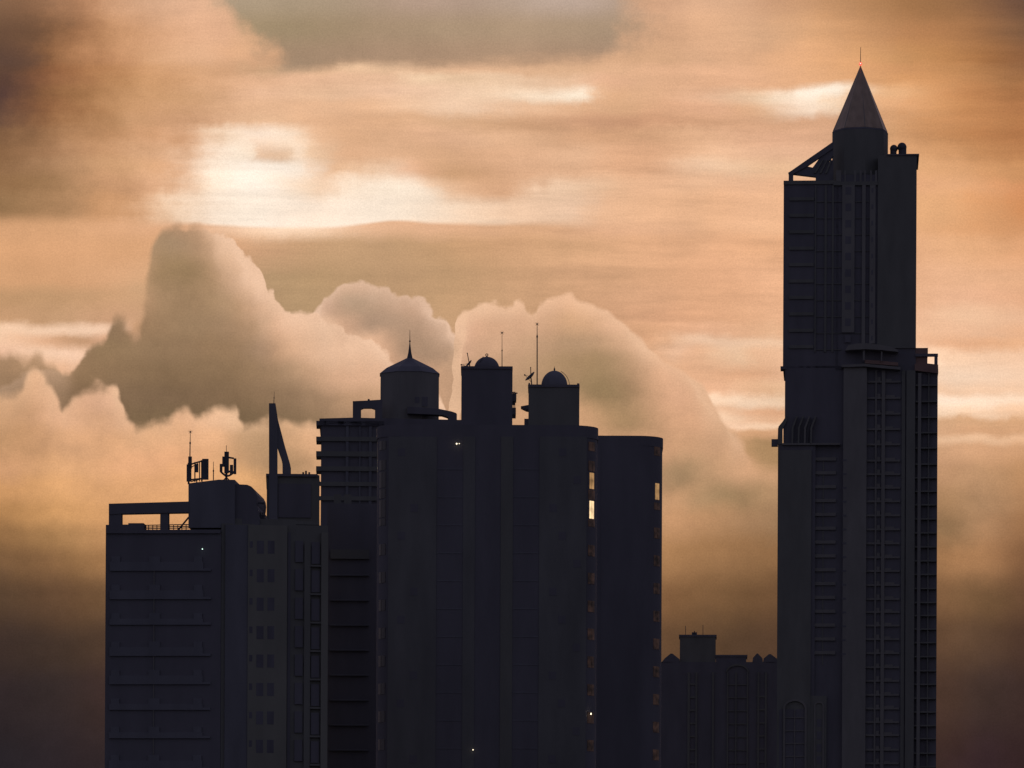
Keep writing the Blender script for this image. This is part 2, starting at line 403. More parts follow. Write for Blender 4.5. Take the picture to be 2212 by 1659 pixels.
def curved_tower(fr, xc, hw_px, ytop, label, penth, dome, wins, strips, bay_y, xr):
    k = fr.k
    e = root('curved_tower', fr, label, 'building', 'twin curved towers')
    uc, zt = fr.uz(xc, ytop, 0)
    hw = hw_px * k; r = 3.4; dep = 24
    z2 = fr.uz(xc, bay_y, 0)[1]
    pl = [(u + uc, w) for u, w in rrect(hw, r, dep)]
    m_ = MB(); fr.plan(m_, pl, 0, z2); part(m_, 'wall', 'dark', e, smooth=True)
    pl2 = [(u + uc, w) for u, w in rrect(hw + 0.1, r, dep + .2)]
    m_ = MB(); fr.plan(m_, pl2, z2, zt); part(m_, 'parapet', 'dark', e, smooth=True)
    for x0, x1, mat in strips:
        m_ = MB(); fr.box(m_, x0, x1, bay_y, None, -0.08, 0.02, yr=1300); part(m_, 'light_bay', mat, e)
    # curved corner windows
    R = r + 0.04
    for side in (1, -1):
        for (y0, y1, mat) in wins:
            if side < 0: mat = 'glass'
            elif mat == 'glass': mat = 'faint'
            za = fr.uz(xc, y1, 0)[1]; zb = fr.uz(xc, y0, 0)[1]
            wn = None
            for a0, a1 in (((0.80, 0.895), (0.925, 1.05)) if mat in ('glowpane', 'glowpane_dim') else ((0.74, 0.93), (0.95, 1.13))):
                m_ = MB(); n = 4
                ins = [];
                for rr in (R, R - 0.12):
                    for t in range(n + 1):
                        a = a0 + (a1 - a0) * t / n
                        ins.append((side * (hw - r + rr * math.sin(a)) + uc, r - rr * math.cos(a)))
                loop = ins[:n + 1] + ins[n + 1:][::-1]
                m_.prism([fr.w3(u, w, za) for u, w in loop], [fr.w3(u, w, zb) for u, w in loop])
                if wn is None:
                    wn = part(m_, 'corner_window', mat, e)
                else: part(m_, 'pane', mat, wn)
    # penthouse
    x0, x1, yp, pw = penth
    m_ = MB(); fr.box(m_, x0, x1, yp, 930, pw, pw + 6.3, yr=(yp + 918) / 2); ph = part(m_, 'penthouse', 'dark' if xc < 1100 else 'olive', e)
    m_ = MB(); fr.box(m_, x0 - 1, x1 + .6, yp - 0.5, yp + 5, pw - .15, pw + 6.4, yr=yp + 3); part(m_, 'cornice', 'dark', ph)
    xd, rd, sq, yb = dome
    c = fr.p(xd, yb, pw + 3.1)
    m_ = MB(); Rd = rd * fr.k
    m_.lathe(c, [(Rd, -1.0)] + [(Rd * math.cos(a), Rd * sq * math.sin(a)) for a in [PI / 2 * t / 10 for t in range(11)]], 28)
    part(m_, 'dome', 'blue' if xc > 1100 else 'dark', e, smooth=True)
    return e, ph, c + Vector((0, 0, Rd * sq))

W2 = [(1017.5, 1052, 'glowpane_dim'), (1078.5, 1116.5, 'glowpane')] + [(1100 + 38.5 + 60.3 * i, 1137 + 38 + 22 + 60.3 * i, 'glass') for i in range(8)]
W2 = [(957 - 6, 970, 'glass'), (992, 1014, 'glass'), (1017.5, 1052, 'glowpane_dim'), (1055, 1075, 'glass'), (1078.5, 1116.5, 'glowpane'), (1119, 1134, 'glass')] + [(1174 + 60.3 * i, 1198 + 60.3 * i, 'glass') for i in range(8)]
G1 = Frame(600, 1053, 0)
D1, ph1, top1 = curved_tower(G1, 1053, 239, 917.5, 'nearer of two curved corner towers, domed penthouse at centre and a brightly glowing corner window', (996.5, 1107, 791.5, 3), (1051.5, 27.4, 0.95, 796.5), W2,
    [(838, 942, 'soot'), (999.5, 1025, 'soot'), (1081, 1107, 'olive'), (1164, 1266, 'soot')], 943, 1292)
for i in range(12):
    y = 968 + 60.3 * i
    for x0 in (858, 886, 1186, 1206, 1238):
        if (i + x0) % 3: continue
        B(G1, 'window', 'dark', D1, [(x0, x0 + 16, y, y + 17, -0.11, -0.05)], yr=1300)
for i in range(12):
    y = 972 + 60.3 * i
    B(G1, 'floor_band', 'blue', D1, [(943, 998.5, y + 40, y + 42.5, -0.05, 0), (1108, 1163, y + 40, y + 42.5, -0.05, 0)], yr=1300)
m_ = MB(); G1.box(m_, 1106, 1115.5, 850, 861, 4, 8); G1.box(m_, 1106, 1113.5, 861, 866, 4, 8); G1.box(m_, 1106, 1114.5, 880.5, 895, 4, 8)
for xx in (1108.5, 1112): m_.tube(G1.p(xx, 846, 5), G1.p(xx, 882, 5), .05)
m_.tube(G1.p(1106, 848, 5), G1.p(1118, 849.5, 5), .07)
part(m_, 'side_balcony', 'dark', ph1)
m_ = MB(); m_.ring(top1 + Vector((0, 0, .22)), 2.4 * G1.k * 1.0, 0.05, G1.U, G1.Z); m_.tube(top1 - Vector((0, 0, .1)), top1 + Vector((0, 0, .1)), .1)
part(m_, 'finial_ring', 'metal', D1)
m_ = MB(); m_.tube(G1.p(1036, 783, 5), G1.p(1044, 770, 5), .04); part(m_, 'lightning_rod', 'metal', D1)
lm = MB(); lm.sphere(G1.p(986.5, 958.5, -0.5), 0.085, 10); part(lm, 'lamp', 'lamp', D1)
lm = MB(); lm.sphere(G1.p(992, 958.3, -0.5), 0.045, 10); part(lm, 'lamp', 'lamp', D1)
lm = MB(); lm.sphere(G1.p(1021.8, 1619.7, -0.5), 0.06, 10); part(lm, 'lamp', 'lamp', D1)
lm = MB(); lm.sphere(G1.p(1276.6, 1542, -0.3 + 0.8), 0.07, 10, 1.7); part(lm, 'lamp', 'lamp', D1)

W3 = [(957, 981, 'glass'), (1041, 1076, 'glowpane_dim'), (1083, 1098, 'glass')] + [(1137 + 60 * i, 1160 + 60 * i, 'glass') for i in range(9)]
G2 = Frame(660, 1202, 0)
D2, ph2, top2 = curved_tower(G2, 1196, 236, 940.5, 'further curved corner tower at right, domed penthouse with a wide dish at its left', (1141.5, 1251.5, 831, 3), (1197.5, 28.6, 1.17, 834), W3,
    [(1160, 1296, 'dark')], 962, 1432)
m_ = MB(); G2.box(m_, 1132.5, 1144, 904.5, 935, 4, 8); part(m_, 'stair_hut', 'dark', D2)
m_ = MB(); G2.poly(m_, [(1125, 877.5), (1142, 874.5), (1142, 884), (1137, 883.5)], 4, 7); part(m_, 'canopy', 'dark', ph2)
m_ = MB(); G2.box(m_, 1246.5, 1251.5, 828, 834, 3, 4); G2.box(m_, 1141.5, 1145, 827, 834, 3, 4); part(m_, 'corner_post', 'dark', ph2)
m_ = MB(); m_.lathe(top2, [(2.2 * G2.k, -.15), (1.6 * G2.k, .1), (2.0 * G2.k, .2), (0.5 * G2.k, .42), (0.2 * G2.k, .6)], 10); part(m_, 'finial', 'metal', D2)
# glazing hoop a little outside the dome
m_ = MB(); cc = G2.p(1199.5, 834, 6); RR = 31 * G2.k
arc = [cc + G2.U * RR * math.cos(a) + G2.Z * RR * 1.12 * math.sin(a) for a in [0.02 + 1.15 * t / 12 for t in range(13)]]
for q, r_ in zip(arc, arc[1:]): m_.tube(q, r_, .035)
part(m_, 'dome_hoop', 'metal', D2)

whip(G1, 1084.5, 719, 795, 5, 'tall aerial with spiky tip beside the nearer dome', r=0.75, ythin=757)
whip(G2, 1160.3, 700, 834, 5, 'tallest aerial, beside the further dome, stepping thinner near its spiky tip', r=1.05, ythin=727)
dish(G1, 1014, 786.5, 9.5, 0.70, 5, 'small tilted dish at the left edge of the nearer domed penthouse', 800, pole_top=(1009.4, 763), lnb=(996.5, 788))
dish(G2, 1146.8, 815, 13.5, 0.80, 5, 'wide tilted dish at the left of the further dome', 832, pole_top=(1146.3, 794), lnb=(1133.5, 810))

# ================================================================== LOW FAR BUILDING
R_ = Frame(1250, 1555, 0)
H = root('gabled_building', R_, 'lowest distant block beside the skyscraper, with small gables and a square roof tower', 'building', 'city buildings')
m_ = MB(); R_.box(m_, 1425, 1685, 1430, None, 0, 25, yr=1500); part(m_, 'wall', 'dark', H)
m_ = MB(); R_.box(m_, 1468.5, 1546, 1374, 1440, 1, 9, yr=1400); rt = part(m_, 'roof_tower', 'olive', H)
m_ = MB(); R_.box(m_, 1466.5, 1548, 1371, 1375.5, .8, 9.3, yr=1400); part(m_, 'cornice', 'dark', rt)
m_ = MB(); R_.box(m_, 1546.5, 1612, 1418, 1440, 1, 9, yr=1425); wp = part(m_, 'roof_block', 'dark', H)
m_ = MB(); R_.box(m_, 1545, 1614.5, 1414.5, 1418.5, .8, 9.3, yr=1425); part(m_, 'cornice', 'dark', wp)
for pts in ([(1428, 1432), (1436, 1422), (1449, 1411.5), (1453, 1412), (1468, 1424), (1468, 1432)], [(1625, 1432), (1626.5, 1421), (1635, 1411.5), (1637, 1411.5), (1647, 1422), (1648, 1432)], [(1648, 1432), (1650, 1422), (1661, 1413), (1665, 1413), (1680, 1424), (1680, 1432)]):
    m_ = MB(); R_.poly(m_, pts, 0, 10); part(m_, 'gable', 'dark', H)
m_ = MB()
for xx, yy, rr in ((1481, 1352, .07), (1518.5, 1350, .07), (1500, 1363, .12), (1497, 1366, .3), (1503, 1366, .3)): m_.tube(R_.p(xx, 1372, 4), R_.p(xx, yy, 4), rr)
part(m_, 'roof_pipes', 'metal', H)
for x0, x1 in ((1485, 1490), (1502, 1506), (1538, 1542), (1570, 1573), (1588, 1591), (1613, 1616), (1636, 1640), (1652, 1656)):
    B(R_, 'pilaster', 'olive', H, [(x0, x1, 1452, None, -0.35, 0)], yr=1550)
m_ = MB()
arcp = [(1571 + 22 - 22 * math.cos(PI * t / 12), 1452 - 14 * math.sin(PI * t / 12)) for t in range(13)]
arco = [(1571 + 22 - 25 * math.cos(PI * t / 12), 1452 - 17.5 * math.sin(PI * t / 12)) for t in range(13)]
R_.poly(m_, arcp + arco[::-1], -0.35, 0); part(m_, 'window_arch', 'olive', H)
for i in range(8):
    y = 1476 + 28.3 * i
    B(R_, 'floor_band', 'olive', H, [(1485, 1506, y, y + 3.5, -0.25, 0), (1573, 1613, y + 2, y + 4, -0.25, 0), (1634, 1656, y + 27, y + 30.5, -0.25, 0)], yr=1550)

# ================================================================== SKYSCRAPER
S = Frame(1150, 1835, 0)
K = root('skyscraper', S, 'tallest tower at right with steep metal pyramid spire, red beacon and stacked balconies', 'building', 'city buildings')
# --- masses
m_ = MB(); S.box(m_, 1692.5, 1812, 390.5, 795, 0, 22, yr=500); S.box(m_, 1806, 1979.5, 377, 800, 0, 24, yr=500)
part(m_, 'upper_shaft', 'dark', K)
m_ = MB(); S.box(m_, 1695.5, 1975, 790, None, 0, 24, yr=860); S.box(m_, 1679, 1760, 958, None, -0.8, 20, yr=1300); S.box(m_, 1880, 2024.5, 797, None, 0.6, 22, yr=1100)
part(m_, 'lower_shaft', 'dark', K)
# --- upper right block
m_ = MB(); S.box(m_, 1896, 1979.8, 335, 752, -0.35, 18, yr=480); part(m_, 'right_block', 'olive', K)
m_ = MB(); S.box(m_, 1916, 1985.5, 332.3, 335.5, -0.6, 18.5, yr=335); part(m_, 'roof_slab', 'dark', K)
octo8 = lambda f_, a_, b_, R_, z_: octo(f_, a_, b_, R_ * 0.965, z_, rot=math.radians(10))
# --- drum and spire (octagonal, turned a little)
cu, zb = S.uz(1857.7, 392, 8); zd = S.uz(1857.7, 289, 8)[1]
Rd = 58.4 * S.k * (1 + 8 / 1150)
m_ = MB(); m_.loops([octo8(S, cu, 8, Rd, zb), octo8(S, cu, 8, Rd, zd)]); part(m_, 'drum', 'olive', K)
zz = lambda y: S.uz(1857.7, y, 8)[1]
m_ = MB(); m_.loops([octo8(S, cu, 8, Rd * 1.0, zd), octo8(S, cu, 8, Rd * 1.005, zz(287)), octo8(S, cu, 8, Rd * .97, zz(284.5))]); part(m_, 'eave', 'dark', K)
m_ = MB()
steps = 40; rings = []
for t in range(steps + 1):
    f = t / steps; y = 284.5 + (143.5 - 284.5) * f
    rr = 56.6 * S.k * (1 - f) + 0.12
    rings.append(octo8(S, cu, 8, rr, zz(y)))
    if t < steps: rings.append(octo8(S, cu, 8, rr - (0.05 if t else 0), zz(y - 0.4)))
m_.loops(rings); part(m_, 'spire', 'spire', K)
m_ = MB()
for i in range(8):
    a = octo8(S, cu, 8, 56.8 * S.k, zz(284.5))[i]; b = S.w3(cu, 8, zz(143.5)); m_.tube(a, b, .12, .07, 6)
part(m_, 'spire_rib', 'pale', K)
apex = S.w3(cu, 8, zz(143.5))
m_ = MB(); m_.tube(apex - Vector((0, 0, .5)), S.w3(cu, 8, zz(102)), .10, .05, 6); part(m_, 'lightning_rod', 'redbrown', K)
m_ = MB(); m_.sphere(S.w3(cu, 8 - .2, zz(138.5)), .36, 14, 1.1); bc = part(m_, 'beacon', 'red', K, 'glowing red aviation beacon', smooth=True)
m_ = MB(); m_.sphere(S.w3(cu, 8 - .5, zz(138.2)), .14, 12); part(m_, 'bulb', 'redcore', bc)
# --- sloping crown at the left
m_ = MB()
S.poly(m_, [(1702.7, 373.2), (1798.5, 306.8), (1800, 306.8), (1800, 320), (1742, 359.3), (1738, 362), (1710, 377)], 1, 2.6); part(m_, 'sloping_beam', 'dark', K)
m_ = MB()
S.poly(m_, [(1702.7, 372.8), (1742, 359), (1755.5, 361.8), (1774.5, 335.5), (1783, 330.5), (1800, 318), (1800, 336), (1787.6, 351.5), (1800, 345), (1800, 393), (1762, 392), (1761.7, 381.5), (1716, 376), (1703.4, 375)], 1.4, 3.2)
part(m_, 'crown_truss', 'dark', K)
m_ = MB(); S.box(m_, 1703.6, 1713.6, 371.8, 391.5, 1.05, 2, yr=380); part(m_, 'crown_post', 'dark', K)
for i in range(3):
    m_ = MB(); S.poly(m_, [(1758 + 12 * i, 374), (1776 + 9 * i, 345), (1779 + 9 * i, 345), (1762 + 12 * i, 374)], 1.0, 1.4); part(m_, 'slanted_fin', 'olive', K)
B(S, 'parapet', 'olive', K, [(1692.6, 1806, 389.8, 398, -0.3, 0)], yr=395)
# --- upper facade strips
for x0, x1, mat in ((1819, 1846, 'pale'), (1862, 1869.6, 'pale'), (1878.6, 1891, 'pale')):
    B(S, 'light_column', mat, K, [(x0, x1, 400, 742 if x0 != 1819 else 718, -0.55, 0)], yr=520)
for x0, x1 in ((1760, 1763), (1781, 1786), (1797, 1801)):
    B(S, 'pilaster', 'olive', K, [(x0, x1, 400, 760, -0.3, 0)], yr=520)
for x0, x1 in ((1806, 1818), (1824, 1828), (1845, 1850), (1857, 1862), (1867, 1871), (1880, 1884), (1890, 1896)):
    B(S, 'mullion', 'pale', K, [(x0, x1 - 1, 368, 392, -0.2, 1.0)], yr=380)
B(S, 'belt_course', 'olive', K, [(1800, 1896, 392, 400, -0.5, 0)], yr=395)
for i in range(10):
    y = 404 + 35.5 * i
    B(S, 'window', 'dark', K, [(1826, 1838.5, y, y + 16, -0.58, -0.5)], yr=520 - 0)
    B(S, 'window', 'dark', K, [(1882.3, 1886, y + 2, y + 12, -0.58, -0.5)], yr=520)
    B(S, 'floor_line', 'olive', K, [(1764, 1818.6, y + 31, y + 32.4, -0.2, 0), (1846.4, 1861.6, y + 31, y + 32.4, -0.2, 0), (1870, 1878.2, y + 31, y + 32.4, -0.2, 0)], yr=520)
    B(S, 'balcony', 'olive', K, [(1705, 1758, y + 22, y + 29, -0.3, 0)], yr=520)
B(S, 'ledge', 'dark', K, [(1686, 1700, 791, 797, -0.2, 4)], yr=792)
# --- curved belt between shafts
m_ = MB()
S.poly(m_, [(1826, 757), (1832, 746), (1850, 742), (1870, 741), (1895, 744), (1922, 748), (1940, 756), (1940, 760), (1905, 756), (1870, 754), (1840, 755.5)], -2.6, 0)
part(m_, 'curved_canopy', 'pale', K)
B(S, 'canopy_post', 'trim', K, [(1864, 1868, 757, 778, -2.2, -1.9), (1903, 1906, 759, 780, -2.2, -1.9)], yr=765)
m_ = MB(); S.poly(m_, [(1818, 788), (1868, 785.5), (1900, 788.5), (1945, 792.5), (1945, 798.5), (1900, 794.5), (1868, 791.5), (1818, 793)], -2.0, 0); part(m_, 'terrace_edge', 'trim', K)
m_ = MB(); S.poly(m_, [(1868, 777), (1900, 779), (1940, 783), (1940, 790), (1900, 787), (1868, 784.5)], -1.6, 0); part(m_, 'terrace_wall', 'redbrown', K)
# --- right terrace with frame
m_ = MB(); S.box(m_, 1977, 2004.5, 751.5, 768, 0, 4, yr=760); S.box(m_, 1977, 2003.5, 766, 790, .2, 5, yr=770); part(m_, 'terrace_room', 'redbrown', K)
m_ = MB(); S.box(m_, 1977, 2026.2, 763.8, 769.8, -.4, .5, yr=770); S.box(m_, 2018.3, 2025.5, 766, 790, -.3, .4, yr=780); part(m_, 'terrace_frame', 'dark', K)
m_ = MB(); S.poly(m_, [(1976, 786), (2004, 785), (2026.5, 787.5), (2027, 805), (2024, 806), (1976, 800)], -0.6, 6); part(m_, 'terrace_parapet', 'redbrown', K)
# --- lower facade
B(S, 'plain_wall', 'pale', K, [(1821, 1871.4, 793.5, None, -1.3, 0)], yr=1100)
B(S, 'plain_wall', 'olive', K, [(1947, 1954.5, 800, None, -0.4, 0), (1957, 1976, 800, None, -0.7, 0)], yr=1100)
B(S, 'plain_wall', 'olive', K, [(1679.2, 1751.5, 972, None, -1.3, -0.7)], yr=1300)
B(S, 'column', 'trim', K, [(1889.6, 1893.2, 800, None, -0.5, 0)], yr=1100)
B(S, 'column', 'trim', K, [(1903.5, 1911, 800, None, -0.7, 0)], yr=1100)
B(S, 'column', 'trim', K, [(1982, 1989, 806, None, -0.6, 0)], yr=1100)
B(S, 'column', 'olive', K, [(2004, 2006.5, 806, None, -0.2, 0.6)], yr=1100)
ysl = [822.5, 857.6, 891.8, 925, 958, 993, 1022.4, 1051.7, 1081, 1111.3, 1141.6, 1171.8, 1202, 1231.4, 1261.7, 1292, 1320, 1349.3, 1378.7, 1409, 1439.4, 1468.8, 1499, 1528.5, 1558, 1586, 1617.6, 1647]
for i, y in enumerate(ysl):
    m_ = MB(); S.box(m_, 1871.8, 1944, y, y + 4, -0.45, 0, yr=1100); bb = part(m_, 'balcony', 'trim', K)
    m_ = MB(); S.box(m_, 1894, 1901, y - 8 + (i % 3), y, -0.4, -0.1, yr=1100); part(m_, 'railing_panel', 'trim', bb)
    m_ = MB(); S.box(m_, 1911.5, 1925 + (i * 7) % 9, y - 4, y, -0.4, -0.1, yr=1100); part(m_, 'railing_panel', 'trim', bb)
    m_ = MB(); S.box(m_, 1977, 2024, y + 8, y + 11, -0.4, 0.6, yr=1100); part(m_, 'balcony', 'olive', K)
for i in range(15):
    y = 988 - 30 + 29.9 * i
    if y > 1380: break
    m_ = MB(); S.box(m_, 1752, 1805, y + 30, y + 37, -0.4, 0, yr=1200); bb = part(m_, 'balcony', 'trim', K)
    m_ = MB(); S.box(m_, 1776.5, 1779, y + 37, y + 59, -0.15, 0, yr=1200); part(m_, 'divider', 'olive', bb)
    m_ = MB(); S.box(m_, 1819, 1828, y + 34, y + 38, -1.36, -1.25, yr=1200); part(m_, 'ledge', 'dark', bb)
# --- left protruding greenhouse slope
m_ = MB()
S.poly(m_, [(1697, 895), (1695.8, 902), (1691, 910), (1682, 921), (1680.6, 926), (1679.6, 960), (1690.2, 960), (1690.5, 927), (1700, 908)], -1.0, -0.2)
part(m_, 'sloping_rib', 'olive', K)
for i in range(4):
    x = 1712 + 13.5 * i
    m_ = MB(); S.poly(m_, [(x + 8, 899), (x + 11, 899), (x + 2, 925), (x + 1, 960), (x - 2.5, 960), (x - 2, 924)], -1.2 - .05 * i, -0.2); part(m_, 'sloping_rib', 'trim' if i == 2 else 'olive', K)
m_ = MB(); S.poly(m_, [(1692, 925), (1699, 905), (1752, 905), (1745, 960), (1692.3, 960)], -0.25, 3); part(m_, 'sloping_glazing', 'dark', K)
m_ = MB(); S.box(m_, 1666.5, 1680, 948.5, 963.3, -0.6, 1.4, yr=955); part(m_, 'side_balcony', 'dark', K)
B(S, 'floor_band', 'trim', K, [(1690, 1815, 957, 961, -1.35, 0)], yr=960)
# --- arched portal
def arch(fr, x0, x1, yt, ysp, th, w0, w1):
    m_ = MB(); c = (x0 + x1) / 2; h = (x1 - x0) / 2
    ins = [(c - (h - th) * math.cos(PI * t / 12), ysp - (ysp - yt - th) * math.sin(PI * t / 12)) for t in range(13)]
    out = [(c - h * math.cos(PI * t / 12), ysp - (ysp - yt) * math.sin(PI * t / 12)) for t in range(13)]
    fr.poly(m_, ins + out[::-1], w0, w1)
    fr.box(m_, x0, x0 + th, ysp, None, w0, w1, yr=1600); fr.box(m_, x1 - th, x1, ysp, None, w0, w1, yr=1600)
    return m_
B(S, 'arch_glazing', 'dark', K, [(1695.5, 1738, 1532, None, -1.36, -1.25), (1683, 1690.5, 1532, None, -1.36, -1.25)], yr=1600)
part(arch(S, 1691.5, 1742.5, 1510, 1530, 4.5, -1.75, -1.3), 'arch_frame', 'trim', K)
B(S, 'arch_mullion', 'trim', K, [(1715.5, 1717.5, 1532, None, -1.6, -1.35)] + [(1696, 1738, y, y + 2, -1.55, -1.35) for y in (1549, 1577.5, 1605, 1633)], yr=1600)
m_ = MB(); S.box(m_, 1742, 1785, 1503, None, -1.0, -0.1, yr=1600); part(m_, 'portal_wing', 'olive', K)
part(arch(S, 1758, 1780, 1515, 1524, 3.5, -1.25, -1.0), 'arch_frame', 'trim', K)
for i in range(5):
    B(S, 'window', 'dark', K, [(1764, 1775, 1553 + 27 * i, 1570 + 27 * i, -1.04, -0.95)], yr=1600)

# roof ventilators
for xc, yc, r_, lab in ((1930.8, 321.4, 8.6, 'smaller left one of two round-headed roof ventilators on the skyscraper'), (1948.4, 318.2, 10.2, 'larger right one of two round-headed roof ventilators on the skyscraper')):
    base = S.p(xc, 335, 6)
    e = root('roof_ventilator', S, lab, 'ventilator', 'round roof ventilators on the skyscraper', base=base)
    c = S.p(xc, yc, 6); m_ = MB(); m_.sphere(c, r_ * S.k, 18, 1.02); part(m_, 'round_head', 'metal', e, smooth=True)
    off = -1 if xc < 1940 else 1.0
    m_ = MB(); bs = S.p(xc + off, 336, 6); m_.tube(bs, Vector((bs.x, bs.y, c.z)), (r_ - 1.6) * S.k, n=14); part(m_, 'neck', 'metal', e)

# ------------------------------------------------------------------ SKY (world)
SUN_EL, SUN_AZ = math.radians(8.5), math.radians(-2.8)
w = bpy.data.worlds.new('World'); sc.world = w; w.use_nodes = True
nt = w.node_tree; N = nt.nodes; LK = nt.links
for n_ in list(N): N.remove(n_)
out = N.new('ShaderNodeOutputWorld'); bg = N.new('ShaderNodeBackground'); LK.new(bg.outputs[0], out.inputs[0])

def setin(sock, v):
    if hasattr(v, 'is_output') or isinstance(v, bpy.types.NodeSocket): LK.new(v, sock)
    else: sock.default_value = v
def mth(op, a, b=None, c=None, clamp=False):
    n_ = N.new('ShaderNodeMath'); n_.operation = op; n_.use_clamp = clamp
    setin(n_.inputs[0], a)
    if b is not None: setin(n_.inputs[1], b)
    if c is not None: setin(n_.inputs[2], c)
    return n_.outputs[0]
def sstep(x, a, b):
    n_ = N.new('ShaderNodeMapRange'); n_.interpolation_type = 'SMOOTHSTEP'
    setin(n_.inputs[0], x); setin(n_.inputs[1], a); setin(n_.inputs[2], b)
    return n_.outputs[0]
def mixc(f, a, b, mode='MIX'):
    n_ = N.new('ShaderNodeMix'); n_.data_type = 'RGBA'; n_.blend_type = mode; n_.clamp_result = False
    setin(n_.inputs[0], f)
    for s_, v in ((n_.inputs[6], a), (n_.inputs[7], b)):
        if isinstance(v, tuple): s_.default_value = (*v[:3], 1)
        else: LK.new(v, s_)
    return n_.outputs[2]
def comb(x, y, z=0.0):
    n_ = N.new('ShaderNodeCombineXYZ'); setin(n_.inputs[0], x); setin(n_.inputs[1], y); setin(n_.inputs[2], z); return n_.outputs[0]
def noise(vec, scale, detail=5, rough=0.55, dist=0.0):
    n_ = N.new('ShaderNodeTexNoise'); n_.noise_dimensions = '3D'
    LK.new(vec, n_.inputs['Vector']); n_.inputs['Scale'].default_value = scale
    n_.inputs['Detail'].default_value = detail; n_.inputs['Roughness'].default_value = rough; n_.inputs['Distortion'].default_value = dist
    return n_.outputs[0]
def scale_c(c, f):
    n_ = N.new('ShaderNodeVectorMath'); n_.operation = 'SCALE'; LK.new(c, n_.inputs[0]); setin(n_.inputs['Scale'], f); return n_.outputs[0]

tc = N.new('ShaderNodeTexCoord')
sep = N.new('ShaderNodeSeparateXYZ'); LK.new(tc.outputs['Generated'], sep.inputs[0])
X, Y, Z = sep.outputs
yc = mth('MAXIMUM', Y, 0.25)
au = mth('DIVIDE', X, yc); bu = mth('DIVIDE', Z, yc)
pxn = mth('ADD', mth('MULTIPLY', mth('ADD', mth('MULTIPLY', au, CR), mth('MULTIPLY', bu, SR)), FL), PX)
pyn = mth('SUBTRACT', PY, mth('MULTIPLY', mth('SUBTRACT', mth('MULTIPLY', bu, CR), mth('MULTIPLY', au, SR)), FL))
U = mth('DIVIDE', pxn, 2212.0); V = mth('DIVIDE', pyn, 2212.0)     # V: 0 .. 0.75 in frame
# colour fields
def ramp(fac, cols, xs=None):
    n_ = N.new('ShaderNodeValToRGB'); cr = n_.color_ramp; cr.interpolation = 'CARDINAL'
    k_ = len(cols); xs = xs or [i / (k_ - 1) for i in range(k_)]
    while len(cr.elements) < k_: cr.elements.new(0.5)
    for i, e_ in enumerate(cr.elements): e_.position = xs[i]
    for i, e_ in enumerate(cr.elements): e_.color = (*lin(cols[i]), 1)
    LK.new(fac, n_.inputs[0]); return n_.outputs[0]
def after(x, prev): return mth('MULTIPLY_ADD', prev, 1e-7, x)
def field(u, v, rows):
    res = None; py_ = None
    for y, cols, xs in rows:
        if res is None: res = ramp(u, cols, xs)
        else:   # tiny dependence on the previous row keeps the node evaluation sequential (small stack)
            res = mixc(sstep(after(v, res), py_ / 2212, y / 2212), res, ramp(after(u, res), cols, xs))
        py_ = y
    return res
def P(s):   # "r,g,b r,g,b ..." -> list
    return [tuple(float(q) for q in t.split(',')) for t in s.split()]
def rows(txt, cols=17):
    o = []
    for ln in txt.strip().splitlines():
        y, rest = ln.split(':'); c = P(rest)
        o.append((float(y), c, [i / (len(c) - 1) for i in range(len(c))]))
    return o
FX = [(40, 45), (65, 88), (75, 102), (109, 134), (131, 151), (141, 154), (165, 174), (190, 193), (208, 207), (225, 222), (232, 230), (238, 238), (255, 253)]
def fix(c, y):
    r = c[0]
    for (a, fa), (b, fb) in zip(FX, FX[1:]):
        if r <= b or b == 255: r2 = fa + (fb - fa) * (r - a) / (b - a); break
    t = min(max((r2 - 220) / 18, 0), 1)
    d_ = min(max((165 - r2) / 40, 0), 1); r2 = min(r2 * (1.0 + 0.045 * (1 - d_) * (1 - t)), 255); g2 = r2 * c[1] / r * (0.967 + 0.033 * t) ; b2 = r2 * c[2] / r * (0.958 + 0.042 * t - 0.04 * d_)
    f = min(max((1150 - y) / 200, 0), 1)
    return tuple(p * f + q * (1 - f) for p, q in zip((r2, g2, b2), (c[0] * .96, c[1] * .945, c[2] * .94)))
def rowsx(txt):   # "y: x=r,g,b x=r,g,b"
    o = []
    for ln in txt.strip().splitlines():
        y, rest = ln.split(':'); xs = []; cs = []
        for t in rest.split():
            a_, b_ = t.split('='); xs.append(float(a_) / 2212); cs.append(fix(tuple(float(q) for q in b_.split(',')), float(y)))
        o.append((float(y), cs, xs))
    return o

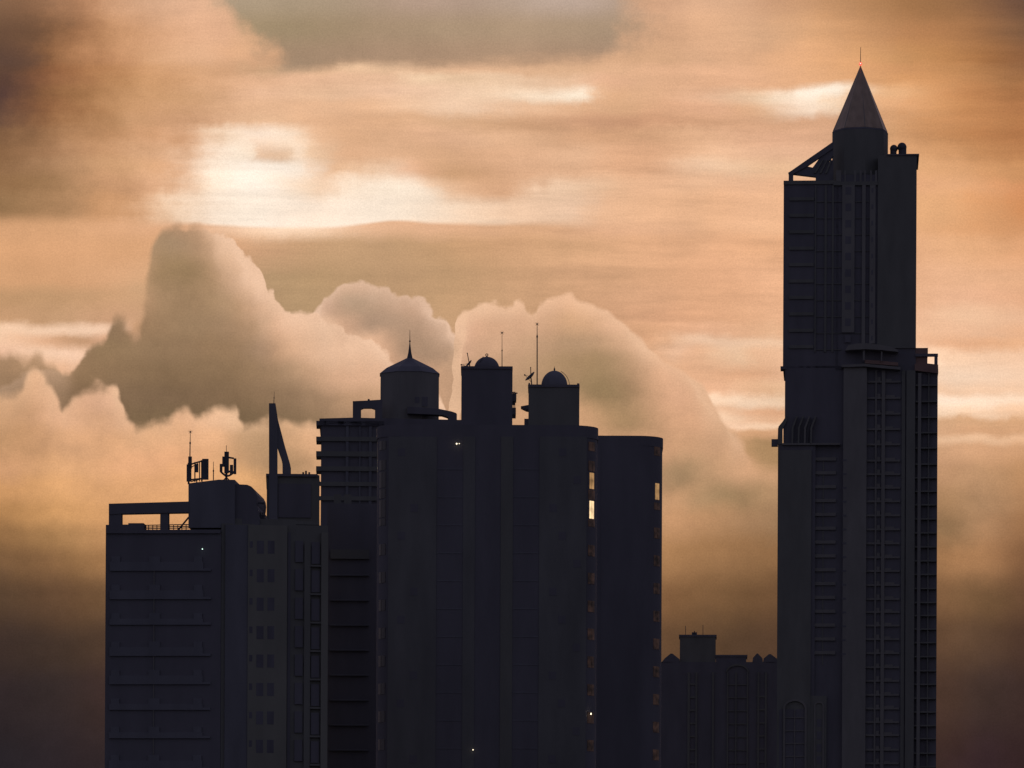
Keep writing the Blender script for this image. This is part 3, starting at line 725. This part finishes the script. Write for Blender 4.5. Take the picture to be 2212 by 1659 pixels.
BG = rowsx('''
0: 0=105,80,62 60=112,84,64 110=130,98,74 180=165,124,92 240=188,146,112 340=205,166,134 450=214,174,142 560=205,168,134 800=200,162,128 1300=200,162,128 1400=206,166,134 1560=214,174,140 1659=195,155,122 1797=178,138,102 1936=150,112,76 2074=120,88,62 2212=78,58,48
70: 0=80,60,48 70=92,68,52 110=118,86,62 160=150,110,78 220=182,138,100 300=210,164,125 415=220,176,140 500=214,172,138 560=205,166,130 800=200,160,126 1300=200,160,126 1400=206,166,132 1521=216,174,138 1659=208,168,132 1797=200,156,115 1936=175,130,90 2074=150,108,72 2212=100,74,56
125: 0=70,53,46 70=90,66,52 120=122,88,62 220=182,136,98 330=210,165,125 450=216,174,138 520=208,166,130 620=205,166,130 800=210,170,134 1200=214,174,138 1430=210,170,134 1521=218,176,140 1659=220,175,136 1797=214,166,122 1936=190,144,98 2074=162,116,74 2212=118,82,56
150: 0=70,52,44 138=135,95,65 276=190,144,102 415=210,166,126 500=200,160,124 560=200,165,130 691=232,190,152 780=238,196,158 968=226,186,150 1106=222,184,148 1244=216,178,142 1383=220,178,142 1521=222,178,142 1659=224,178,140 1797=216,168,124 1936=200,150,104 2074=175,128,84 2212=124,88,60
172: 0=68,50,44 138=130,92,64 276=186,142,100 415=208,164,124 553=224,182,146 691=226,186,152 830=232,192,158 900=245,208,172 968=240,202,166 1106=238,200,166 1244=232,192,158 1310=222,180,146 1383=220,178,142 1521=220,176,140 1659=224,178,140 1797=218,170,126 1936=205,154,106 2074=180,132,88 2212=132,94,62
205: 0=65,48,45 138=122,88,60 276=180,138,98 415=204,162,122 553=222,182,148 691=230,190,155 830=232,192,160 968=238,200,168 1080=246,212,180 1180=255,228,200 1270=255,232,206 1300=228,188,152 1383=216,175,138 1521=226,184,150 1659=240,205,172 1740=255,232,208 1810=255,236,214 1880=236,192,152 1970=220,172,125 2074=192,140,94 2212=150,105,68
232: 0=70,52,46 138=126,90,62 276=182,140,100 415=202,160,122 553=220,180,144 691=222,182,146 830=226,186,150 968=240,202,170 1106=234,194,160 1200=226,186,150 1300=210,170,134 1383=204,164,128 1521=216,172,138 1659=226,186,150 1740=255,226,200 1810=244,210,178 1880=222,180,140 1970=214,165,120 2074=190,140,94 2212=155,108,70
262: 0=80,60,50 138=134,98,68 276=180,140,102 415=202,160,124 553=222,184,148 691=216,176,140 830=210,170,134 968=212,174,138 1106=204,164,128 1244=192,152,120 1383=190,148,116 1521=202,160,126 1659=208,166,132 1797=206,164,130 1880=202,160,122 1970=196,148,104 2074=184,134,90 2212=160,112,72
290: 0=100,75,56 138=148,112,80 276=186,144,106 400=214,172,136 465=245,212,182 553=255,228,204 640=252,222,194 700=226,186,150 830=214,174,138 968=216,176,142 1106=220,180,144 1244=208,166,130 1383=206,164,128 1521=220,178,142 1659=222,178,144 1797=208,166,132 1880=200,158,118 1970=190,144,102 2074=182,132,88 2212=162,112,72
330: 0=114,86,62 138=156,120,88 276=198,156,118 400=230,190,156 470=255,230,206 528=254,228,202 548=238,200,168 610=238,202,170 640=252,222,194 680=238,200,166 740=218,178,142 830=218,178,142 968=208,168,132 1106=220,178,142 1244=226,184,148 1383=212,168,132 1521=226,184,148 1659=226,184,150 1797=224,180,145 1936=212,165,122 2074=194,145,100 2212=172,122,80
362: 0=118,90,65 138=156,122,90 276=204,162,122 380=226,184,148 460=255,230,206 560=255,238,220 660=255,232,210 720=230,190,154 830=240,202,170 900=226,184,150 968=204,164,126 1106=214,172,136 1244=224,182,146 1383=216,172,136 1521=236,196,162 1659=232,190,152 1797=230,188,150 1936=226,178,132 2074=216,165,118 2212=200,148,100
400: 0=120,92,65 138=148,116,84 276=206,162,124 360=232,190,155 450=255,228,202 560=255,238,220 660=250,220,192 720=246,212,182 780=255,232,208 900=255,232,208 960=236,196,162 1106=214,172,136 1180=244,205,172 1300=232,190,154 1383=222,180,144 1521=230,186,150 1659=228,182,145 1797=226,180,140 1936=222,172,130 2074=228,174,128 2212=212,150,102
438: 0=124,98,70 138=158,124,90 276=208,164,124 360=244,208,176 450=255,230,206 560=255,236,216 691=255,232,210 830=255,234,212 968=252,222,194 1106=242,204,172 1244=238,198,166 1320=226,184,148 1521=222,178,140 1659=226,180,142 1797=224,178,138 1936=222,175,130 2074=222,170,122 2212=206,145,96
462: 0=180,138,98 138=205,160,118 276=228,182,142 360=246,206,172 480=255,224,196 600=255,230,206 700=255,232,208 800=252,222,194 900=240,202,168 1050=246,210,178 1150=234,192,158 1244=226,182,146 1383=218,175,138 1521=220,176,138 1659=222,178,140 1797=222,176,136 1936=222,172,128 2074=215,160,112 2212=205,146,98
490: 0=208,162,120 138=212,166,124 276=218,172,132 415=226,182,145 600=250,212,180 720=246,208,176 800=228,186,150 968=218,176,140 1106=214,172,134 1244=215,172,135 1383=220,176,140 1521=220,176,138 1659=222,178,140 1936=222,175,132 2074=216,164,118 2212=214,160,114
530: 0=214,166,122 138=216,168,125 276=212,166,124 415=216,170,130 553=205,165,128 691=188,154,118 830=184,152,116 968=190,154,116 1106=194,155,118 1244=202,162,124 1383=212,168,130 1521=216,170,132 1659=221,173,133 1936=222,174,134 2074=226,176,132 2212=226,170,125
600: 0=205,160,118 138=210,164,122 276=212,168,128 415=190,155,118 553=166,139,106 691=168,141,106 830=174,144,110 968=180,148,112 1106=188,152,116 1244=200,160,124 1383=208,165,128 1521=217,170,132 1659=224,176,138 1936=226,178,140 2074=228,180,142 2212=228,178,138
640: 0=182,146,108 138=186,150,112 276=196,158,120 415=175,145,112 553=165,138,105 691=166,140,106 830=174,144,110 968=180,148,112 1106=190,154,118 1244=198,158,122 1383=210,166,130 1521=217,170,132 1659=224,176,138 1936=228,180,142 2074=232,182,146 2212=226,176,138
685: 0=190,152,115 138=190,154,118 230=200,160,125 415=175,145,112 691=166,140,106 968=185,152,116 1106=190,154,118 1244=198,158,122 1383=212,166,130 1521=220,172,134 1659=226,178,140 1936=232,182,146 2074=238,192,156 2212=234,186,150
712: 0=246,204,170 138=248,208,176 230=248,206,174 300=200,160,124 691=170,142,108 1244=205,164,128 1383=216,170,132 1521=225,178,142 1659=228,182,144 2074=236,188,152 2212=228,180,142
738: 0=240,198,165 90=226,182,146 170=190,152,118 230=215,172,138 1383=218,172,134 1440=228,184,148 1521=240,198,165 1659=238,196,162 1936=235,190,155 2074=226,178,140 2212=226,178,138
765: 0=236,190,158 90=242,200,168 160=250,206,174 230=230,188,150 1383=222,178,140 1460=232,188,154 1521=226,182,146 1590=238,196,160 1659=230,186,150 2040=246,204,170 2212=240,196,162
805: 0=230,186,150 160=226,182,146 1383=220,176,138 1521=218,174,138 1659=224,180,144 2040=250,214,184 2212=248,208,176
838: 0=230,186,150 1383=220,176,138 1521=222,176,140 1600=226,182,146 1659=230,188,150 2040=242,200,166 2212=242,200,166
862: 0=230,186,150 1521=246,206,172 1600=252,216,184 1680=250,212,178 2040=255,226,200 2212=252,218,188
885: 0=230,186,150 1540=240,198,164 1600=228,184,148 1680=222,178,142 2040=250,214,182 2212=240,196,160
903: 0=230,186,150 1560=248,208,174 1620=232,188,152 1690=224,180,142 2040=210,170,132 2212=206,164,124
922: 0=230,186,150 1580=244,200,166 1640=246,206,172 1690=240,198,162 2040=214,172,134 2212=210,166,126
938: 0=225,180,145 1600=206,164,126 1680=204,162,124 2040=236,192,154 2212=232,186,146
960: 0=225,180,145 1600=190,152,114 1640=160,130,94 1690=166,134,98 2040=208,166,128 2212=206,162,122
''')
MID = rowsx('''
480: 0=190,155,120 300=172,142,112 415=196,160,126 447=232,190,154 600=236,196,160 2212=200,160,125
540: 0=190,155,120 320=160,134,104 370=156,132,104 440=182,150,118 500=228,188,152 600=232,190,156 2212=200,160,125
600: 0=188,152,118 250=190,154,118 300=182,148,114 340=146,122,92 430=146,122,92 490=180,148,116 560=228,188,154 691=196,162,132 830=196,162,132 968=200,162,130 1106=226,184,150 1244=230,188,150 1383=226,182,146 2212=220,175,138
650: 0=170,138,108 230=150,124,95 300=170,138,106 350=154,128,98 430=150,125,96 500=166,138,106 560=200,162,128 620=234,192,158 690=196,160,132 760=158,136,112 860=178,148,122 940=196,162,134 968=206,170,140 990=230,190,156 1060=232,190,156 1150=226,184,150 1240=224,180,144 1340=226,184,150 1430=224,180,144 2212=220,175,138
700: 0=160,130,104 200=140,116,90 245=136,113,88 300=146,120,92 415=148,124,96 500=152,126,98 560=176,144,112 610=222,180,146 691=236,194,160 735=204,168,138 790=156,132,110 880=158,133,110 940=168,140,116 968=180,150,124 985=230,190,158 1020=220,178,146 1060=205,166,134 1150=200,162,130 1244=196,158,122 1330=222,180,146 1430=226,182,146 2212=220,175,138
750: 0=150,122,96 138=148,120,94 200=132,110,84 300=132,110,85 415=130,108,84 500=138,114,88 560=150,124,98 620=200,162,128 691=232,190,156 780=230,188,154 830=200,164,134 870=160,134,110 960=158,132,108 980=176,146,118 992=208,170,140 1030=196,160,130 1106=186,152,122 1180=172,142,112 1244=166,138,108 1320=186,152,120 1400=228,184,150 1480=214,170,134 1600=205,162,124 2212=205,162,124
800: 0=140,114,88 100=150,122,94 160=134,110,84 276=122,101,78 415=118,98,76 553=128,106,82 640=165,136,106 720=216,176,142 830=218,176,142 950=186,152,122 1106=172,142,112 1244=146,122,92 1330=152,126,96 1420=206,164,130 1480=212,168,134 1540=198,156,120 2212=205,162,124
850: 0=128,105,82 138=120,98,76 276=110,91,72 415=110,91,72 553=116,96,75 691=150,124,97 800=190,154,120 950=186,152,122 1244=138,116,88 1340=140,117,88 1430=198,158,124 1490=206,163,130 1560=190,150,116 1659=210,166,128 2212=205,162,124
905: 0=125,100,78 276=108,90,70 415=104,87,68 553=104,87,68 691=130,108,84 800=160,130,102 1244=190,152,116 1360=150,124,92 1440=188,150,116 1520=206,163,128 1590=176,141,108 1659=205,162,124 2040=210,166,128 2212=205,160,120
960: 0=180,145,110 691=150,124,96 1244=200,160,122 1383=198,156,120 1470=196,156,120 1550=188,150,116 1620=196,156,120 1680=200,160,122 2040=205,162,125 2212=200,155,115
1020: 0=215,165,120 1244=200,158,118 1383=196,154,118 1450=158,130,98 1510=172,140,106 1600=205,162,124 1680=206,162,124 2040=186,146,110 2120=190,150,112 2212=180,138,98
1080: 0=210,162,118 1383=180,145,108 1450=202,158,118 1530=172,140,104 1590=154,126,92 1680=176,140,104 2040=166,130,94 2120=178,140,104 2212=172,130,92
1130: 0=200,152,108 1383=190,145,104 1450=204,156,114 1530=190,146,106 1600=172,134,98 1680=160,126,92 2040=150,118,84 2120=174,134,98 2212=158,116,80
1200: 0=180,135,92 1440=176,132,90 1560=160,120,82 1680=150,112,76 2040=170,126,86 2120=176,130,90 2212=134,96,66
1290: 0=140,102,70 1440=134,98,66 1560=124,92,62 1680=112,82,56 2040=130,96,66 2120=120,90,62 2212=108,78,56
1380: 0=110,82,58 1440=104,77,54 1560=92,69,50 1680=88,65,48 2040=100,74,54 2120=96,72,54 2212=80,58,46
1500: 0=80,60,48 1440=78,58,46 1680=72,54,44 2040=76,56,46 2120=68,52,46 2212=62,46,42
1659: 0=60,46,42 1680=60,46,42 2040=60,43,40 2120=56,40,42 2212=54,38,38
''')
FR = rowsx('''
850: 0=206,165,126 90=214,172,136 180=216,172,138 240=226,182,148 400=228,184,148 500=236,192,154 691=228,184,148
900: 0=186,148,112 70=192,152,116 130=218,174,138 210=206,164,128 270=222,178,142 350=206,164,128 430=228,182,144 510=234,190,152 600=190,154,118 691=222,180,142
950: 0=178,140,102 60=184,144,106 138=206,162,122 230=214,168,126 300=216,170,128 400=220,174,132 480=222,176,134 530=180,146,110 600=170,138,104 660=210,168,128 691=220,176,136
1000: 0=208,160,118 138=216,168,122 276=224,172,128 400=224,172,128 490=212,166,122 560=172,139,104 640=172,139,104 691=206,164,124
1050: 0=212,160,108 138=220,168,116 276=226,172,122 400=226,172,122 553=214,166,116 640=196,154,112 691=215,166,122
1100: 0=182,136,88 138=212,160,106 276=220,166,114 400=224,170,118 553=216,164,112 691=205,155,108
1145: 0=156,116,76 138=180,136,90 240=200,150,102 400=215,162,112 691=180,140,100
1200: 0=126,94,64 110=140,104,70 170=158,118,78 240=172,128,86 400=160,122,84
1280: 0=92,70,52 138=108,80,57 240=120,90,62 400=120,90,62
1380: 0=64,50,44 138=72,56,46 240=82,62,48 400=82,62,48
1500: 0=50,41,42 138=56,45,43 240=64,48,44 400=64,48,44
1659: 0=42,37,41 138=46,38,41 240=50,40,41 400=50,40,41
''')

uv = comb(U, V)
uvs = comb(mth('MULTIPLY', U, 0.28), V)
nA = noise(uvs, 9.0, 6, 0.6)            # streaks
nB = noise(comb(mth('MULTIPLY', U, 0.16), V, 3.3), 34.0, 6, 0.62)
nC = noise(uv, 7.0, 6, 0.58)            # broad billows
nD = noise(comb(U, V, 7.7), 26.0, 6, 0.62)  # fine billows
nE = noise(comb(U, V, 1.7), 7.0, 6, 0.58)
c_ = lambda n_, amp: mth('MULTIPLY', mth('SUBTRACT', n_, 0.5), amp)
# background sky: warped lookups
nW = noise(comb(mth('MULTIPLY', U, 0.10), V, 6.1), 75.0, 5, 0.62)
ub = mth('ADD', U, mth('ADD', c_(nC, 0.07), mth('ADD', c_(nD, 0.04), c_(nB, 0.05))))
vb_ = mth('ADD', V, mth('ADD', c_(nA, 0.020), mth('ADD', c_(nE, 0.018), mth('ADD', c_(nB, 0.010), c_(nD, 0.016)))))
BG_UP = [r for r in BG if r[0] <= 462]
BG_UP[-1] = (470.0,) + tuple(BG_UP[-2][1:])
BG_LO = [r for r in BG if r[0] >= 490]
wm = sstep(noise(comb(U, V, 12.4), 4.0, 3, 0.5), 0.35, 0.65)
stx = sstep(U, 0.10, 0.24)
tone = mth('ADD', 1.0, mth('ADD', mth('MULTIPLY', c_(nW, 0.60), mth('MULTIPLY', wm, stx)), mth('ADD', mth('MULTIPLY', c_(nB, 0.30), stx), mth('ADD', c_(nC, 0.30), mth('ADD', c_(nD, 0.24), c_(nE, 0.22))))))
upc = field(ub, vb_, BG_UP)
loc_ = field(after(ub, upc), vb_, BG_LO)
EDGE = [(0, 452), (200, 458), (330, 470), (420, 478), (480, 484), (600, 489), (700, 490), (780, 484), (850, 476), (930, 480), (1050, 481), (1150, 474), (1300, 464), (1500, 458), (2212, 455)]
um = mth('ADD', U, mth('ADD', c_(nC, 0.03), c_(nD, 0.022)))
vm = mth('ADD', V, mth('ADD', c_(nE, 0.05), c_(nD, 0.020)))
def curve(x, pts):
    n_ = N.new('ShaderNodeFloatCurve'); cm = n_.mapping; cm.use_clip = False; cv = cm.curves[0]
    pts = sorted((px_ / 2212, py_ / 2212) for px_, py_ in pts)
    while len(cv.points) < len(pts): cv.points.new(0.5, 0.5)
    for i, p_ in enumerate(pts):
        cv.points[i].location = p_; cv.points[i].handle_type = 'AUTO_CLAMPED'
    cm.update()
    n_.inputs[0].default_value = 1.0
    LK.new(x, n_.inputs['Value']); return n_.outputs[0]

def voro(vec, scale, smooth=0.25):
    n_ = N.new('ShaderNodeTexVoronoi'); n_.feature = 'SMOOTH_F1'; n_.voronoi_dimensions = '2D'
    LK.new(vec, n_.inputs['Vector']); n_.inputs['Scale'].default_value = scale
    n_.inputs['Smoothness'].default_value = smooth; return n_.outputs['Distance']
ev = mth('SUBTRACT', mth('ADD', V, mth('ADD', c_(nA, 0.006), c_(nB, 0.007))), curve(after(U, loc_), [(x_, y_) for x_, y_ in EDGE]))
esoft = curve(after(U, loc_), [(x_, y_ * 2212) for x_, y_ in [(0, .02), (300, .014), (430, .005), (700, .0035), (950, .004), (1150, .008), (1300, .02), (2212, .03)]])
bgc = mixc(sstep(ev, -0.001, esoft), upc, loc_)
bgc = scale_c(bgc, tone)
midc = field(after(um, bgc), vm, MID)
frc = field(after(um, midc), vm, FR)
wv = comb(mth('ADD', U, c_(nD, 0.02)), mth('ADD', V, c_(nE, 0.03)))
billow = voro(wv, 26.0); billow2 = voro(comb(mth('ADD', U, c_(nD, 0.008)), V), 62.0); billow3 = voro(uv, 130.0)
puff = mth('ADD', mth('MULTIPLY', mth('SUBTRACT', 0.45, billow), 0.007), mth('ADD', mth('MULTIPLY', mth('SUBTRACT', 0.45, billow2), 0.0055), mth('MULTIPLY', mth('SUBTRACT', 0.45, billow3), 0.0028)))
UO = mth('ADD', U, mth('ADD', c_(nE, 0.012), mth('MULTIPLY', mth('SUBTRACT', billow2, 0.45), 0.004)))
puff = mth('ADD', puff, c_(nD, 0.012))
VO = mth('ADD', V, mth('SUBTRACT', puff, 0.001))
def cloud(prev, body, pts, rimcol, rim, thick, soft=0.004, rim_x=None, sx=0.010, hs=0.010, softx=None, both=False, pf=None):
    uo = after(UO, prev); vo = after(VO, prev) if pf is None else mth('MULTIPLY_ADD', mth('SUBTRACT', puff, 0.002), curve(uo, [(x_, y_ * 2212) for x_, y_ in pf]), after(V, prev))
    h0 = curve(uo, pts)
    h1 = curve(mth('ADD', uo, sx), pts); h2 = curve(mth('SUBTRACT', uo, sx), pts)
    h = mth('MAXIMUM', h0, mth('SUBTRACT', mth('MAXIMUM', h1, h2), sx * 1.0))
    d = mth('SUBTRACT', vo, h)      # >0 inside
    hs1 = curve(mth('ADD', uo, hs), pts)
    if both: hs1 = mth('MAXIMUM', hs1, curve(mth('SUBTRACT', uo, hs * 0.6), pts))
    dr = mth('SUBTRACT', vo, mth('MAXIMUM', h, mth('SUBTRACT', hs1, hs * 0.6)))
    mask = sstep(mth('SUBTRACT', vo, h0), 0.0, soft if softx is None else curve(uo, [(x_, y_ * 2212) for x_, y_ in softx]))
    r = mth('POWER', 2.718, mth('DIVIDE', mth('MULTIPLY', mth('MAXIMUM', dr, 0.0), -1.0), thick))
    r = mth('MULTIPLY', r, rim)
    if rim_x: r = mth('MULTIPLY', r, curve(uo, [(x_, y_ * 2212) for x_, y_ in rim_x]))
    r = mth('MULTIPLY', r, mth('ADD', 1.0, c_(nD, 1.2)), clamp=True)
    shade = mth('ADD', 1.0, mth('ADD', c_(nD, 0.30), mth('ADD', c_(nE, 0.26), mth('MULTIPLY', puff, 12.0))))
    c = mixc(r, scale_c(body, shade), lin(rimcol))
    return mixc(mask, prev, c)

CL_C = [(0, 2300), (940, 1300), (970, 860), (977, 740), (981, 700), (987, 673), (1007, 659), (1030, 647), (1052, 643), (1073, 646), (1103, 654), (1113, 645), (1124, 645), (1133, 650), (1150, 667), (1160, 662), (1168, 645), (1190, 636), (1213, 624), (1230, 629), (1253, 646), (1293, 657), (1327, 677), (1367, 707), (1400, 737), (1427, 770), (1457, 788), (1493, 808), (1523, 833), (1540, 862), (1560, 900), (1600, 934), (1630, 985), (1690, 990), (1760, 990), (1900, 950), (2040, 950), (2212, 945)]
CL_B = [(0, 2300), (640, 900), (672, 668), (687, 652), (700, 636), (717, 626), (735, 612), (755, 606), (773, 603), (795, 607), (827, 612), (845, 622), (857, 630), (873, 627), (893, 634), (908, 640), (920, 650), (940, 676), (963, 700), (985, 722), (1020, 780), (1100, 1000), (1200, 2300), (2212, 2300)]
CL_A = [(0, 835), (60, 800), (100, 796), (140, 796), (167, 778), (180, 758), (200, 733), (222, 722), (232, 700), (237, 676), (253, 663), (268, 668), (285, 690), (298, 672), (308, 632), (316, 570), (324, 528), (334, 500), (348, 482), (366, 473), (386, 468), (402, 473), (420, 468), (436, 473), (450, 480), (477, 495), (500, 505), (510, 514), (522, 541), (547, 556), (567, 586), (574, 615), (590, 624), (598, 646), (613, 663), (640, 667), (660, 664), (683, 668), (700, 687), (720, 694), (740, 695), (753, 716), (775, 718), (797, 728), (833, 753), (867, 778), (950, 850), (1003, 950), (1200, 1100), (1300, 2300), (2212, 2300)]
CL_A0 = [(0, 744), (14, 746), (26, 738), (40, 742), (52, 756), (62, 758), (75, 745), (88, 742), (99, 754), (110, 768), (118, 768), (130, 784), (150, 800), (200, 830), (400, 2300), (2212, 2300)]
CL_D = [(0, 845), (30, 836), (50, 822), (66, 792), (80, 786), (92, 796), (105, 815), (118, 832), (132, 856), (141, 868), (150, 846), (165, 830), (187, 819), (213, 815), (225, 822), (233, 824), (243, 822), (254, 830), (261, 852), (270, 876), (284, 893), (300, 908), (318, 902), (337, 898), (358, 898), (373, 891), (383, 876), (395, 870), (407, 868), (417, 876), (427, 884), (438, 880), (450, 879), (470, 872), (487, 868), (507, 864), (517, 890), (530, 906), (545, 902), (560, 897), (585, 892), (610, 892), (640, 898), (667, 901), (760, 930), (900, 1000), (1000, 2300), (2212, 2300)]

s0 = bgc
# grey cloud sheet at the top
def xcurve(pts): return curve(after(V, s0), [(y_, x_) for y_, x_ in pts])
GREY = rowsx('''
0: 0=148,137,117 691=152,139,118 900=160,142,126 1106=160,145,130 1244=172,157,144 1340=162,145,128 2212=162,145,128
60: 0=141,128,104 620=139,126,102 800=149,132,109 968=153,136,113 1106=156,138,115 1300=150,133,112 2212=152,133,114
120: 0=144,125,104 620=144,125,104 830=148,127,106 1106=152,130,108 1300=148,127,107 2212=152,129,108
190: 0=150,130,108 2212=156,134,112
''')
gx = mth('ADD', U, mth('ADD', c_(nC, 0.06), mth('ADD', c_(nD, 0.05), mth('MULTIPLY', puff, 1.6))))
mL = sstep(mth('SUBTRACT', gx, xcurve([(-300, 420), (0, 462), (25, 478), (50, 504), (75, 536), (100, 548), (120, 552), (140, 560), (170, 585), (400, 700), (2212, 900)])), -0.004, 0.034)
mR = sstep(mth('SUBTRACT', xcurve([(-300, 1400), (0, 1395), (40, 1412), (80, 1408), (110, 1385), (135, 1330), (200, 1250), (2212, 1200)]), gx), -0.008, 0.045)
mB = sstep(mth('SUBTRACT', curve(after(U, s0), [(0, 170), (480, 188), (560, 184), (640, 172), (720, 160), (900, 154), (1050, 152), (1200, 146), (1400, 142), (2212, 135)]), mth('ADD', V, mth('ADD', c_(nA, 0.030), mth('ADD', c_(nB, 0.022), c_(nD, 0.012))))), -0.002, 0.018)
gm = mth('MULTIPLY', mL, mth('MULTIPLY', mR, mB))
gcol = scale_c(field(after(ub, s0), V, GREY), mth('ADD', 1.0, mth('ADD', c_(nC, 0.35), mth('ADD', c_(nD, 0.25), c_(nA, 0.25)))))
gm = mth('MULTIPLY', gm, 0.93)
s0 = mixc(gm, s0, gcol)
s1 = cloud(s0, midc, CL_B, (232, 194, 166), 0.80, 0.013, 0.0045)
s2 = cloud(s1, midc, CL_C, (238, 194, 158), 0.62, 0.016, 0.003, hs=0.018, both=True, pf=[(0, 1), (1180, 1), (1260, .35), (1500, .2), (2212, .2)], rim_x=[(0, 1), (1300, 1), (1480, .95), (1600, .6), (1700, 0.05), (2212, 0.0)], softx=[(0, .006), (1350, .006), (1450, .006), (1560, .010), (1650, .022), (2212, .03)])
s3 = cloud(s2, midc, CL_A0, (225, 185, 148), 0.5, 0.010, 0.020)
s4 = cloud(s3, scale_c(midc, 0.90), CL_A, (242, 200, 168), 0.85, 0.026, 0.003, hs=0.022, softx=[(0, .006), (170, .008), (200, .012), (290, .03), (318, .045), (345, .014), (420, .008), (520, .0045), (2212, .0045)], rim_x=[(0, .35), (130, .3), (180, 0.0), (400, 0.05), (470, .8), (500, 1), (2212, 1)])
s5 = cloud(s4, frc, CL_D, (232, 190, 152), 0.50, 0.014, 0.014, both=True)
sunset = s5
# fine mottling of the cloud deck
sunset = scale_c(sunset, mth('ADD', 1.0, mth('ADD', c_(noise(comb(U, V, 2.2), 300.0, 2, 0.6), 0.10), c_(noise(comb(U, V, 5.2), 620.0, 1, 0.6), 0.30))))

sky = N.new('ShaderNodeTexSky'); sky.sky_type = 'NISHITA'; sky.sun_disc = False
sky.sun_elevation = SUN_EL; sky.sun_rotation = SUN_AZ; sky.air_density = 1.5; sky.dust_density = 3.0
amb = mixc(1.0, sky.outputs[0], (0.61, 0.57, 0.94), 'MULTIPLY')
amb = mixc(0.7, amb, (0.94, 0.90, 1.36))    # constant fill added outside the view to even the light on facades
STR = 0.1
lobe = sstep(Y, 0.88, 0.98)
fin = mixc(lobe, amb, scale_c(sunset, 1.0 / STR))
LK.new(fin, bg.inputs['Color']); bg.inputs['Strength'].default_value = STR
w.cycles.sampling_method = 'MANUAL'; w.cycles.sample_map_resolution = 512

# ------------------------------------------------------------------ sun (behind the clouds, weak)
sd = bpy.data.lights.new('sun', 'SUN'); sd.energy = 0.5; sd.angle = math.radians(12); sd.color = (1.0, 0.72, 0.45)
so = bpy.data.objects.new('sun', sd); COL.objects.link(so)
dv = Vector((math.sin(SUN_AZ) * math.cos(SUN_EL), math.cos(SUN_AZ) * math.cos(SUN_EL), math.sin(SUN_EL)))
so.rotation_euler = dv.to_track_quat('Z', 'Y').to_euler()

# ------------------------------------------------------------------ camera
cd = bpy.data.cameras.new('camera'); co = bpy.data.objects.new('camera', cd); COL.objects.link(co)
cd.sensor_width = 36; cd.lens = FL / 2212 * 36; cd.clip_start = 1; cd.clip_end = 60000
co.matrix_world = Matrix.Translation((0, 0, CAMZ)) @ Matrix.Rotation(PI / 2, 4, 'X') @ Matrix.Rotation(ROLL, 4, 'Z')
cd.shift_y = (PY - 829.5) / 2212
sc.camera = co
sc.view_settings.view_transform = 'Standard'; sc.view_settings.look = 'None'
sc.view_settings.exposure = 0; sc.view_settings.gamma = 1
sc.cycles.max_bounces = 4
